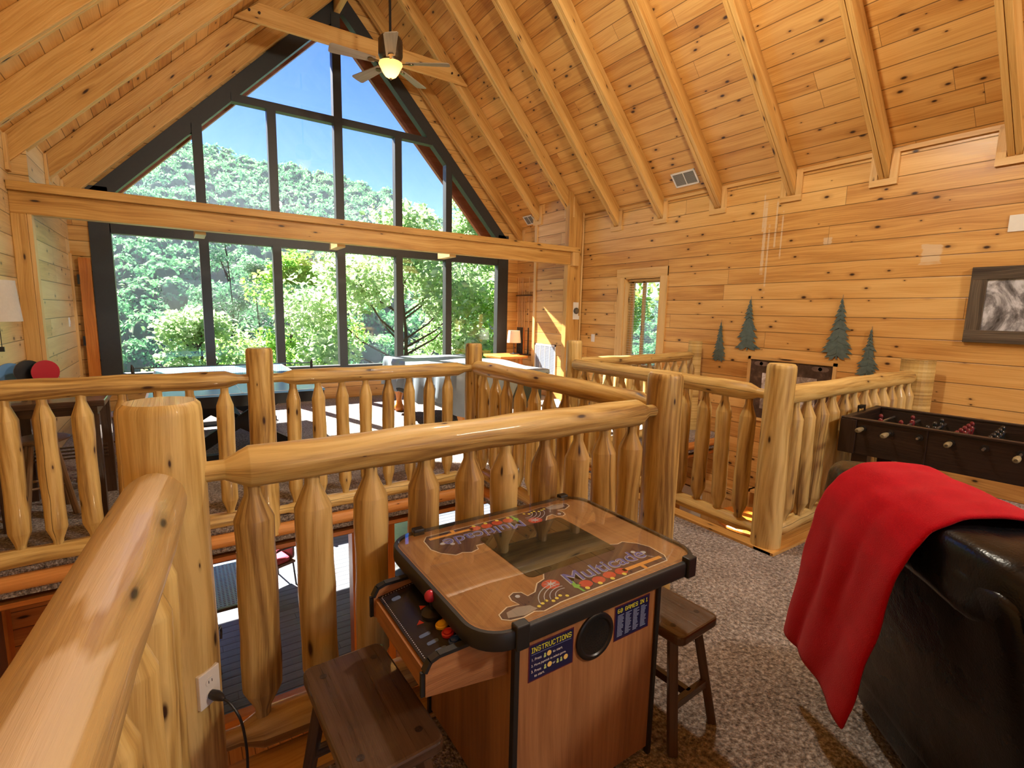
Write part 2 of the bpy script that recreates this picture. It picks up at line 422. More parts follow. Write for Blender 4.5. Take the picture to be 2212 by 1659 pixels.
# edge boards round the openings (half-log siding under a strip of wrapped carpet)
def fascia(name, p, q, n_out):
    b = MB(); p = Vector(p); q = Vector(q); nv = Vector(n_out)
    for z, r in ((-.098,.05),(-.187,.049),(-.268,.044)):
        b.tube([p+nv*.012+Vector((0,0,z)), q+nv*.012+Vector((0,0,z))], [r]*2, 16, seed=R_.random()*9)
        return struct(name, b, M['fascia'])
fascia('trim_1', (XL,4.05,0), (2.36,4.05,0), (0,-1,0))
fascia('trim_2', (2.37,1.80,0), (2.37,4.05,0), (-1,0,0))
fascia('trim_3', (-.12,1.81,0), (2.36,1.81,0), (0,1,0))
fascia('trim_4', (3.37,1.80,0), (3.37,4.2,0), (1,0,0))
fascia('trim_5', (3.37,4.05,0), (XR,4.05,0), (0,-1,0))
fascia('trim_6', (3.37,1.81,0), (XR,1.81,0), (0,1,0))
fascia('trim_7', (-.11,-2.6,0), (-.11,1.8,0), (-1,0,0))

# wooden nosing boards on the carpet edge beside the railings
struct('trim_11', MB().box((-.10,1.64,0),(2.2,1.81,.016),'x'), M['beam'])
struct('trim_12', MB().box((3.27,1.68,0),(3.38,4.05,.018),'y'), M['beam'])
struct('trim_13', MB().box((3.27,1.66,0),(XR,1.80,.02),'x'), M['beam'])

# right wall, one piece down to the lower storey, with the window hole
wy0, wy1, wz0, wz1 = 5.24, 5.99, .75, 2.21
b = MB(); o0 = (0,0)
for (y0,y1,z0,z1) in ((BACK,wy0,LOW,3.45),(wy1,W,LOW,3.45),(wy0,wy1,LOW,wz0),(wy0,wy1,wz1,3.45)):
    b.box((XR,y0,z0),(XR+.22,y1,z1),'y',off=o0)
struct('wall_right', b, M['wall_pine'])
b = MB().box((XF,7.13,0),(XR-.001,8.15,3.66),'y',off=o0)
struct('wall_right_chase', b, M['wall_pine'])
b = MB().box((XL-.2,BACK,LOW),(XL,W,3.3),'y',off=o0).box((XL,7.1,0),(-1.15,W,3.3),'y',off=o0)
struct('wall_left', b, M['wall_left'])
# back wall (behind the photographer) with a wide opening of daylight
b = MB()
for (x0,x1,z0,z1) in ((XL,-.4,LOW,3.3),(5.4,XR,LOW,3.3),(-.4,5.4,LOW,.4),(-.4,5.4,2.6,3.3)):
    b.box((x0,BACK-.2,z0),(x1,BACK,z1),'x',off=o0)
b.prism([(XL,3.3),(XR,3.3),(RX,RZ+.2)], .2, Matrix(((1,0,0,0),(0,0,-1,BACK),(0,1,0,0),(0,0,0,1))))
struct('wall_back', b, M['wall_pine'])
# window wall: planks under, beside and above the window
b = MB()
b.box((XL,W,-.26),(XR,W+.18,.47),'x',off=o0)
b.box((XL,W,.47),(-.93,W+.18,3.2),'x',off=o0).box((5.965,W,.47),(XR,W+.18,3.5),'x',off=o0)
PY = Matrix(((1,0,0,0),(0,0,-1,W+.1),(0,1,0,0),(0,0,0,1)))       # xz polygon, thickness towards -y
ox = 2.596; oz = 6.75; osl, osr = 1.035, 1.085                      # outer edge of the window frame
def zo(x): return oz-osr*(x-ox) if x > ox else oz-osl*(ox-x)
PW = PY.copy(); PW.translation = (0,W+.18,0)
for poly in ([(5.965,3.1),(XR,3.1),(XR,zrb(XR)+DZ),(RX,RZ+DZ),(ox,oz)], [(ox,oz),(RX,RZ+DZ),(XL,zrb(XL)+DZ),(XL,3.0),(-.93,3.0)]):
    b.prism(poly, .16, PW)
struct('wall_front', b, M['wall_pine'])

# ceiling: two board-clad slopes
def slope(x0, x1, nm):
    b = MB(); s = math.hypot(1, SR if x1 > RX else SL)
    za, zb = zrb(x0)+DZ, zrb(x1)+DZ
    for (y0,y1) in ((BACK-.2, 7.13),(7.13, W+.75)):
        q = tilt(y1) if x1 < RX else 0
        P = [(x0,y0,za),(x1,y0,zb),(x1,y1,zb-q),(x0,y1,za-q),(x0,y0,za+.15),(x1,y0,zb+.15),(x1,y1,zb+.15-q),(x0,y1,za+.15-q)]
        F = [(0,3,2,1),(4,5,6,7),(0,1,5,4),(1,2,6,5),(2,3,7,6),(3,0,4,7)]
        L = abs(x1-x0)*s
        U = [[(y0,0),(y1,0),(y1,L),(y0,L)]]+[[(0,0),(1,0),(1,1),(0,1)]]*5
        b.add(P, F, U)
    return b
b = slope(RX, XR+.5, 'r'); b2 = slope(RX, XL-.6, 'l')
b.add(b2.v, b2.f, b2.uv)
struct('ceiling', b, M['ceil_pine'])

# ------------------------------------------------------------------ rafters, ridge, ties
RY = [9.03, 8.08, 7.13, 6.236, 5.318, 4.343, 3.363, 2.412, 1.424, .45, -.52, -1.49, -2.46, -3.43, -4.4]
def rafter(i, y, right):
    xw = (XF if right and 7.1 < y < 8.2 else XR) if right else (-1.15 if y > 7.2 else XL)
    xt = RX
    n = 'right' if right else 'left'
    if i < 9: lab = '%s pine rafter from the big window on the %s roof slope' % (ordinal(i), n)
    else: lab = 'pine rafter on the %s roof slope behind the photographer' % n
    t = thing('rafter_beam', lab, 'rafter', (xw, y, zrb(xw)-(0 if right else tilt(y))), 0, 'rafters on the %s roof slope' % n)
    b = MB(); ln = math.hypot(xt-xw, zrb(xt)-zrb(xw))
    for k in (-1, 1):
        w = .052
        P = []
        for (x, z) in ((xw, zrb(xw)), (xt, zrb(xt)), (xt, zrb(xt)+DZ), (xw, zrb(xw)+DZ)):
            P.append((x-xw, z-zrb(xw)))
        y0 = -w if k < 0 else .002; y1 = -.002 if k < 0 else w
        V = [(p[0], y0, p[1]) for p in P]+[(p[0], y1, p[1]) for p in P]
        F = [(0,1,2,3),(7,6,5,4),(0,4,5,1),(1,5,6,2),(2,6,7,3),(3,7,4,0)]
        uo = R_.random()*9
        U = [[(uo,0),(uo+ln,0),(uo+ln,.2),(uo,.2)],[(uo,.2),(uo+ln,.2),(uo+ln,0),(uo,0)],[(uo,.3),(uo,.36),(uo+ln,.36),(uo+ln,.3)],[(0,0),(.05,0),(.05,.2),(0,.2)],[(uo,0),(uo+ln,0),(uo+ln,.05),(uo,.05)],[(0,0),(.05,0),(.05,.2),(0,.2)]]
        b.add(V, F, U)
    b.build('beam', M['beam'], t, bevel=.006)
    # casing boards round the end where it enters the wall
    s = -1 if right else 1
    c = MB()
    c.box((s*.002,-.125,-.07),(s*.03,.125,-.005),'y')
    for k in (-1,1): c.box((s*.002,k*.056,-.005),(s*.03,k*.125,DZ-.02),'z')
    if -1 < y: c.build('end_casing', M['trim'], t)
    return t
for i, y in enumerate(RY):
    rafter(i, y, True); rafter(i, y, False)
t = thing('ridge_beam', 'long pine ridge beam under the peak of the roof', 'beam', (2.5,BACK,6.42))
MB().box((-.05,0,0),(.05,W-BACK+.3,.6),'y').build('beam', M['beam'], t, bevel=.006)
# collar tie
t = thing('collar_tie', 'pine tie beam crossing between the two roof slopes behind the fan', 'beam', (2.5,7.97,5.34))
x0, x1 = .86-2.5, 4.30-2.5
MB().prism([(x0,.0),(x1,.0),(x1-.26,.25),(x0+.30,.25)], .05, Matrix(((1,0,0,0),(0,0,-1,.025),(0,1,0,0),(0,0,0,1)))).build('board', M['beam'], t, bevel=.005)
for x in (x0+.18,x0+.3,x1-.18,x1-.3):
    MB().tube([(x,-.045,.12),(x,-.024,.12)], .016, 8).build('bolt', M['espresso'], t)
# big cross beam with its cap
YB = 7.0
t = thing('cross_beam', 'long pine beam spanning the room in front of the big window', 'beam', (XL,YB,2.47))
MB().box((0,0,0),(7.18,.13,.215),'x').build('beam', M['beam'], t, bevel=.005)
MB().box((0,-.06,.215),(7.34,.19,.30),'x').build('cap_board', M['beam'], t, bevel=.006)
MB().box((7.19,-.05,-.02),(7.33,.10,.215),'z').build('end_block', M['trim'], t, bevel=.005)
for i, x in enumerate((.30,1.93,3.62)):
    t = thing('wood_block', '%s short pale wooden block from the left, tucked behind the cross beam' % ordinal(i), 'block', (x,YB+.13,2.435), 0, 'pale blocks behind the cross beam')
    MB().box((-.055,0,0),(.055,.42,.19),'y').build('block', M['trim'], t)
# posts at the ends of the beam
t = thing('beam_post', 'square pine post under the left end of the cross beam', 'post', (-1.2,YB,0))
MB().box((-.1,-.02,0),(.02,.12,2.47),'z').build('post', M['beam'], t, bevel=.006)
MB().box((.022,.0,0),(.055,.12,2.47),'z').build('edge_board', M['trim'], t)
t = thing('beam_post', 'pine corner post under the right end of the cross beam by the thermostat', 'post', (5.9,YB+.02,0))
MB().box((-.06,0,0),(.1,.11,3.72),'z').build('post', M['beam'], t, bevel=.005)
MB().box((.10,.035,0),(.27,.105,3.55),'z',off=(3,.1)).build('corner_board', M['beam'], t)
MB().tube([(.285,.02,0),(.285,.02,3.42)], .018, 8).build('corner_bead', M['trim'], t)
t = MB().box((XF-.022,8.08,0),(XF-.001,8.15,3.6),'z').box((XF-.022,7.14,0),(XF-.001,7.2,3.6),'z')
struct('trim_8', t, M['trim'])
# crown moulding along the right wall top
struct('trim_9', MB().box((XR-.03,BACK,3.30),(XR-.001,7.12,3.345),'y'), M['trim'])

# ------------------------------------------------------------------ the big window
win = thing('window_1', None, None, (0,0,0)); win['kind'] = 'structure'; win['label'] = 'dark framed wall of glass filling the gable end'
def rake(xa, za, xb, zb, d):      # bar below the outer edge
    L = math.hypot(xb-xa, zb-za); nx, nz = (zb-za)/L, -(xb-xa)/L
    if nz > 0: nx, nz = -nx, -nz
    return [(xa,za),(xb,zb),(xb+nx*d,zb+nz*d),(xa+nx*d,za+nz*d)]
fr = MB(); TH = .2
PF = Matrix(((1,0,0,0),(0,0,-1,W+.12),(0,1,0,0),(0,0,0,1)))
def ccw(p):
    a = sum(p[i][0]*p[(i+1)%len(p)][1]-p[(i+1)%len(p)][0]*p[i][1] for i in range(len(p)))
    return p if a > 0 else p[::-1]
zl0, zr0 = zo(-.93), zo(5.965)
WD = .20
ri = WD*math.hypot(1,osr); li = WD*math.hypot(1,osl)     # vertical depth of the rake bars
def zi(x): return min(oz-ri-osr*(x-ox), oz-li+osl*(x-ox))
xpk = ox+(ri-li)/ (osr+osl)*0
fr.prism(ccw([(ox,oz),(5.965,zr0),(5.965,zr0-ri),(ox,oz-max(ri,li)-.02)]), .14, PF)
fr.prism(ccw([(ox,oz),(ox,oz-max(ri,li)-.02),(-.93,zl0-li),(-.93,zl0)]), .14, PF)
fr.box((-.93,W-.02,.42),(-.69,W+.12,3.2)).box((5.71,W-.02,.42),(5.965,W+.12,3.2))
fr.box((-.7,W-.03,.42),(5.72,W+.12,.60)).box((-.7,W-.02,2.585),(5.72,W+.12,2.93))
fr.build('frame', M['frame'], win)
mull = MB(); MX = (.42,1.44,2.47,3.53,4.55)
for x in MX:
    w = .065 if x != 2.47 else .07
    m = MB(); m.box((x-w,W-.04,.58),(x+w,W+.10,2.6)); m.build('mullion', M['frame'], win)
    top = 4.7 if x in (1.44,3.53) else zi(x)+.05
    m = MB(); m.box((x-w,W-.04,2.9),(x+w,W+.10,top)); m.build('mullion', M['frame'], win)
xa = ox-(oz-li-4.80)/osl; xb = ox+(oz-ri-4.80)/osr
MB().box((xa-.1,W-.035,4.685),(xb+.1,W+.10,4.80)).build('transom', M['frame'], win)
# panes
def pane(poly):
    p = PF.copy(); p.translation = (0,W+.05,0)
    MB().prism(ccw(poly), .008, p).build('pane', M['glass'], win)
xs = [-.69]+list(MX)+[5.71]
for a, c in zip(xs[:-1], xs[1:]):
    pane([(a,.59),(c,.59),(c,2.6),(a,2.6)])
    P = [(a,2.92),(c,2.92)]
    ts = sorted({a,c}|{x for x in (xa,xb) if a < x < c}, reverse=True)
    P += [(x, max(2.93,min(4.74, zi(x)+.03))) for x in ts]
    pane(P)
pane([(xa-.04,4.75),(2.47,4.75),(2.47,zi(2.47)+.02)]); pane([(2.47,4.75),(xb+.04,4.75),(ox,oz-max(ri,li)),(2.47,zi(2.47)+.02)])
# little seal lines: slim lighter glazing bead inside the rake bars
# outside barge rafters under the roof overhang
b = MB()
PO = PF.copy(); PO.translation = (0,W+.62,0)
for sgn in (1,-1):
    if sgn > 0: P = [(RX,RZ+DZ),(XR+.4,zrb(XR+.4)+DZ),(XR+.4,zrb(XR+.4)-.48),(RX,RZ-.48)]
    else: P = [(RX,RZ+DZ),(RX,RZ-.46),(XL-.5,zrb(XL-.5)-.46),(XL-.5,zrb(XL-.5)+DZ)]
    b.prism(ccw(P), .09, PO)
struct('trim_10', b, wood('barge_stain', (.30,.11,.07),(.22,.075,.045),(.14,.045,.028), knots=.2))

# ------------------------------------------------------------------ window in the right wall
w2 = thing('window_2', None, None, (XR,0,0)); w2['kind'] = 'structure'; w2['label'] = 'narrow wood window with blinds in the right wall'
c = MB()
c.box((-.022,wy0-.13,wz0-.1),(0,wy0,wz1+.14),'z').box((-.022,wy1,wz0-.1),(0,wy1+.15,wz1+.02),'z').box((-.024,wy0-.13,wz1),(0,wy1+.17,wz1+.14),'y')
c.build('casing', M['trim'], w2)
j = MB()
j.box((-.01,wy0-.001,wz0),(.17,wy0+.02,wz1),'z').box((-.01,wy1-.02,wz0),(.17,wy1+.001,wz1),'z').box((-.01,wy0,wz1-.02),(.42,wy1,wz1+.001),'y').box((-.04,wy0-.05,wz0-.03),(.17,wy1+.05,wz0),'y')
j.build('jamb', M['trim'], w2)
s = MB()
for y in (wy0+.02, wy0+.42, wy1-.09): s.box((.12,y,wz0),(.16,y+.05,wz1))
s.box((.12,wy0,wz0),(.16,wy1,wz0+.06)).box((.12,wy0,wz1-.08),(.16,wy1,wz1-.02))
s.build('sash', M['trim'], w2)
MB().box((.138,wy0,wz0),(.143,wy1,wz1)).build('pane', M['glass'], w2)
bl = thing('window_blind', 'half open white slat blind inside the right wall window', 'blind', (XR+.08,(wy0+wy1)/2,wz1-.03))
MB().box((-.025,-.34,-.03),(.025,.34,0)).build('head_rail', M['trim'], bl)
sl = MB()
for k in range(34):
    z = -.06-k*.04
    Mx = Matrix.Translation((0,0,z)) @ Matrix.Rotation(-.02,4,'Y')
    sl.box((-.014,-.335,-.0010),(.014,.335,.0010),M=Mx)
sl.build('slats', M['white'], bl)
# ------------------------------------------------------------------ log railings
def log_post(loc, top, r, label, bottom=0.0, half=None, seed=0, drop=0):
    t = thing('log_post', label, 'post', loc, 0)
    b = MB()
    if half is None:
        n = 9; zs = [bottom+drop+(top-.035-bottom-drop)*i/(n-1) for i in range(n)]+[top-.012, top]
        rs = [r*(1.06-.06*i/(n-1)) for i in range(n)]+[r*.97, r*.86]
        b.tube([(0,0,z) for z in zs], rs, 22, wob=.05, seed=seed)
    else:                                   # split log standing against the wall, flat side to +x
        n = 14; poly = [(math.cos(PI/2+PI*i/(n-1))*r*1.1, math.sin(PI/2+PI*i/(n-1))*r) for i in range(n)]
        for i in range(1):
            b.prism([(x,y) for x,y in poly], top-bottom, Matrix.Translation((0,0,bottom)))
    b.build('post', M['log'], t)
    return t
def baluster_mesh(L, r, seed, neck=.026):
    zs = [0,.045,.055,.125,.13]+[.13+(L-.275)*k/6 for k in range(1,6)]+[L-.145,L-.14,L-.065,L-.055,L]
    rs = [neck,neck,neck*1.12,r*.97,r]+[r*(1+.035*math.sin(k*2.1+seed)) for k in range(1,6)]+[r,r*.97,neck*1.12,neck,neck]
    return MB().tube([(0.005*math.sin(seed+z*2.5),.005*math.cos(seed*2+z*3),z) for z in zs], rs, 18, wob=.07, seed=seed)
def log_rail(p, q, r, seed, ends=(1,1), tenon=.034):
    p = Vector(p); q = Vector(q); L = (q-p).length; d = (q-p)/L
    side = d.cross(Vector((0,0,1))).normalized()
    st = []
    if ends[0]: st += [(0,tenon),(.070,tenon),(.074,tenon*1.08),(.138,r*.965),(.143,r)]
    else: st += [(0,r*.7),(.02,r*.93),(.05,r)]
    for k in range(1,10): 
        s = .2+(L-.4)*k/10; st.append((s, r*(1+.05*math.sin(k*1.9+seed))))
    if ends[1]: st += [(L-.143,r),(L-.138,r*.965),(L-.074,tenon*1.08),(L-.070,tenon),(L,tenon)]
    else: st += [(L-.05,r),(L-.02,r*.93),(L,r*.7)]
    pts = [p+d*s+side*(.008*math.sin(s*2.3+seed))+Vector((0,0,.005*math.sin(s*1.7+seed*2))) for s,_ in st]
    return MB().tube(pts, [x for _,x in st], 22, wob=.045, seed=seed)
RAILMAT = {}
def railing(name_label, p, q, zt, zb, spots, r_top=.066, r_bot=.055, r_bal=.058, seed=1, ends=(1,1), bends=(1,1), group='log railings round the floor openings', mat=None):
    """p,q xy of the rail ends; spots: distances along for the balusters"""
    t = thing('log_railing', name_label, 'railing', (p[0],p[1],0), 0, group)
    d = Vector((q[0]-p[0], q[1]-p[1], 0)); L = d.length; u = d/L
    log_rail((0,0,zt), u*L+Vector((0,0,zt)), r_top, seed, ends).build('top_rail', mat or M['log'], t, sharp=.62)
    log_rail((0,0,zb), u*L+Vector((0,0,zb)), r_bot, seed+3, bends).build('bottom_rail', M['log'], t)
    zlo, zhi = zb+r_bot-.03, zt-r_top+.03
    for k, s in enumerate(spots):
        m = baluster_mesh(zhi-zlo, r_bal, seed*3.3+k*1.7)
        m.build('baluster', M['log'], t, loc=u*s+Vector((0,0,zlo)), sharp=.62)
    return t
PNL, PGR, PML, PMR, PR2, PPR = (-.056,1.84), (2.27,1.84), (.49,4.06), (2.33,4.14), (3.56,4.12), (3.38,1.78)
log_post((*PNL,0), 1.31, .108, 'thick round log post at the near left corner, carrying the white power outlet', seed=1)
log_post((*PGR,0), 1.285, .098, 'tall round log post at the corner behind the arcade table', seed=2)
log_post((*PML,0), 1.306, .088, 'round log post standing in front of the blue tennis table', -.12, seed=3)
log_post((*PMR,0), 1.306, .080, 'round log post in front of the grey covered pool table', seed=4)
log_post((*PR2,0), 1.32, .085, 'cracked round log post before the corner with the thermostat', seed=5)
log_post((*PPR,0), 1.30, .092, 'round log post at the near corner of the stair opening, on the grey carpet', seed=6)
log_post((6.1,4.45,0), 1.262, .10, 'short split log post against the wall beside the smallest metal tree', half=1, seed=7)
log_post((6.06,1.86,0), 1.235, .14, 'split log post against the wall behind the foosball table', half=1, seed=8)
ZT, ZB = 1.075, .085
railing('nearest log railing, running behind the arcade table', (.03,1.84), (2.19,1.84), ZT, ZB, [x-.03 for x in (.177,.378,.588,.804,1.017,1.207,1.428,1.632,1.822,2.022)], seed=2, r_bal=.064, r_top=.072, r_bot=.066)
railing('log railing with worn varnish and painted-on window reflection, running from the thick outlet post towards the photographer', (-.075,1.78), (-.30,-.9), 1.07, ZB, [.22+.2*k for k in range(12)], r_top=.078, seed=5, r_bal=.056, ends=(1,0), mat=M['log_worn_sheen'])
fl = (-.877,-.707,-.524,-.325,-.135,.05,.255)
railing('log railing left of the post before the tennis table, in front of the bar stools', (XL,4.06), (.41,4.06), 1.08, .05, [.20]+[x-XL for x in fl], seed=9, r_top=.063, r_bal=.055)
fr_ = (.708,.891,1.083,1.272,1.464,1.655,1.852,2.033)
railing('log railing between tennis table and covered pool table, across the sunlit carpet', (.57,4.06), (2.27,4.10), 1.08, .05, [x-.57 for x in fr_], seed=11, r_top=.06, r_bal=.050)
railing('reddish log railing leading away along the walkway towards the pool table', (2.33,4.08), (2.33,1.93), ZT+.005, ZB, [.14+.195*k for k in range(10)], seed=13, r_top=.066, r_bal=.055, ends=(0,1))
railing('log railing along the walkway side of the stair opening', (3.53,4.06), (3.39,1.86), ZT, ZB, [.16+.19*k for k in range(11)], seed=15, r_top=.062, r_bal=.055, ends=(0,1))
railing('log railing on the far side of the stair opening below the right window', (3.62,4.2), (6.05,4.44), 1.06, ZB, [.2+.2*k for k in range(12)], seed=17, r_top=.062, r_bal=.055)
railing('log railing on the near side of the stair opening next to the foosball table', (3.46,1.79), (5.98,1.86), ZT, ZB, [.17+.2*k for k in range(12)], seed=19, r_top=.066, r_bal=.062, ends=(0,1))
# ------------------------------------------------------------------ small helpers for furniture
def superbox(mb, c, a, e=.35, seg=(28,16), M=None, wr=0.0, seed=0, wf=5.0):
    """rounded cushion-like box"""
    V = []; F = []; U = []
    n, m = seg
    def sp(x, p): return math.copysign(abs(x)**p, x)
    for i in range(m+1):
        th = -PI/2+PI*i/m
        for k in range(n):
            ph = 2*PI*k/n
            p = Vector((a[0]*sp(math.cos(th),e)*sp(math.cos(ph),e), a[1]*sp(math.cos(th),e)*sp(math.sin(ph),e), a[2]*sp(math.sin(th),e)))
            if wr:
                q = p*wf+Vector((seed*3.1,seed,0))
                p += p.normalized()*(wr*(noise.noise(q)+.6*noise.noise(q*2.3)))
            p = p+Vector(c)
            V.append(M @ p if M is not None else p)
    for i in range(m):
        for k in range(n):
            k2 = (k+1) % n
            F.append((i*n+k, i*n+k2, (i+1)*n+k2, (i+1)*n+k)); U.append([(k/n,i/m)]*4)
    return mb.add(V, F, U, True)
def rrect(x0, y0, x1, y1, r, seg=6):
    P = []
    for cx, cy, a0 in ((x1-r,y0+r,-90),(x1-r,y1-r,0),(x0+r,y1-r,90),(x0+r,y0+r,180)):
        for k in range(seg+1):
            a = math.radians(a0+90*k/seg); P.append((cx+r*math.cos(a), cy+r*math.sin(a)))
    return P
PIX = {'I':'111.010.010.010.010.010.111','N':'10001.11001.11001.10101.10011.10011.10001','S':'01110.10001.10000.01110.00001.10001.01110','T':'11111.00100.00100.00100.00100.00100.00100','R':'11110.10001.10001.11110.10100.10010.10001','U':'10001.10001.10001.10001.10001.10001.01110','C':'01110.10001.10000.10000.10000.10001.01110','O':'01110.10001.10001.10001.10001.10001.01110','6':'01110.10000.10000.11110.10001.10001.01110','0':'01110.10001.10011.10101.11001.10001.01110','G':'01110.10001.10000.10111.10001.10001.01110','A':'01110.10001.10001.11111.10001.10001.10001','M':'10001.11011.10101.10101.10001.10001.10001','E':'11111.10000.10000.11110.10000.10000.11111','1':'010.110.010.010.010.010.111',' ':'000'}
def pixel_text(mb, text, x, y, w, h, M, t=.0006):
    cols = sum(len(PIX[c].split('.')[0])+1 for c in text)-1; px = w/cols; py = h/7
    cx = 0
    for ch in text:
        rows = PIX[ch].split('.')
        for r, row in enumerate(rows):
            k = 0
            while k < len(row):
                if row[k] == '1':
                    k2 = k
                    while k2 < len(row) and row[k2] == '1': k2 += 1
                    mb.box((x+(cx+k)*px, y+(6-r)*py, 0),(x+(cx+k2)*px, y+(7-r)*py, t), M=M)
                    k = k2
                else: k += 1
        cx += len(rows[0])+1
def text_obj(name, body, size, mat, parent, Mx, align='LEFT', extrude=.0003, offset=0.0, spacing=1.0, width=None, shear=0.0):
    cu = bpy.data.curves.new(name, 'FONT'); cu.body = body; cu.size = size; cu.extrude = extrude; cu.align_x = align; cu.offset = offset; cu.space_character = spacing; cu.shear = shear
    tmp = bpy.data.objects.new(name+'_tmp', cu); COL.objects.link(tmp)
    bpy.context.view_layer.update()
    me = bpy.data.meshes.new_from_object(tmp.evaluated_get(bpy.context.evaluated_depsgraph_get()))
    sx = 1.0
    if width:
        xs = [v.co.x for v in me.vertices]; sx = width/(max(xs)-min(xs))
    for v in me.vertices: v.co = Mx @ Vector((v.co.x*sx, v.co.y, v.co.z))
    bpy.data.objects.remove(tmp); bpy.data.curves.remove(cu)
    me.materials.clear(); me.materials.append(mat); me.name = name
    o = bpy.data.objects.new(name, me); COL.objects.link(o)
    if parent is not None: o.parent = parent
    return o
def flat(col, rough=.45): return plain('paint_%d_%d_%d' % tuple(int(c*255) for c in col), col, rough, var=.03)

# ------------------------------------------------------------------ cocktail arcade table
O = Vector((1.05,1.35,0)); L_ = tuple(-O)
arc = thing('arcade_table', 'walnut cocktail arcade table with glass top and black edging beside the log railing', 'arcade table', O)
MB().box((.752,1.072,.03),(1.352,1.66,.70),'z').box((.78,1.10,0),(1.32,1.63,.03),'x').build('cabinet', M['walnut'], arc, loc=L_)
for x in (.742,1.346):
    for y in (1.062,1.648): MB().box((x,y,0),(x+.018,y+.022,.70),'z').build('edge_trim', M['rubber'], arc, loc=L_, bevel=.003)
deckp = rrect(.62,1.035,1.535,1.735,.10,8)
MB().prism(deckp, .04, Matrix.Translation((0,0,.698)), grain=1).build('tabletop', M['walnut'], arc, loc=L_)
rim = MB(); n = len(deckp)
pr = [(.012,.694),(.014,.70),(.014,.742),(.010,.747),(-.002,.747),(-.002,.694)]
def offs(P, d):
    c = Vector((sum(p[0] for p in P)/len(P), sum(p[1] for p in P)/len(P))); out = []
    for i in range(len(P)):
        a = Vector(P[i-1]); b = Vector(P[(i+1)%len(P)]); t_ = (b-a).normalized(); nn = Vector((t_.y,-t_.x)); out.append(Vector(P[i])+nn*d)
    return out
V = []; F = []
for d, z in pr:
    V += [(p.x,p.y,z) for p in offs(deckp, d)]
m = len(pr)
for j in range(m):
    for i in range(n): F.append((j*n+i, j*n+(i+1)%n, ((j+1)%m)*n+(i+1)%n, ((j+1)%m)*n+i))
rim.add(V, F, None, True).build('rubber_rim', M['rubber'], arc, loc=L_)
MB().prism([(x,y) for x,y in rrect(.625,1.04,1.53,1.73,.095,8)], .008, Matrix.Translation((0,0,.7475))).build('glass_top', M['tglass'], arc, loc=L_)
cl = lambda x,y: MB().box((x-.022,y-.02,.688),(x+.022,y+.012,.762)).build('glass_clip', M['rubber'], arc, loc=L_, bevel=.004)
for x, y in ((.735,1.032),(1.46,1.032),(.735,1.738),(1.46,1.738)): cl(x,y)
scr = MB().prism(rrect(.915,1.235,1.315,1.575,.02,3), .002, Matrix.Translation((0,0,.7385))).build('screen', plain('dark_screen', (.02,.024,.02), .12, var=.1), arc, loc=L_)
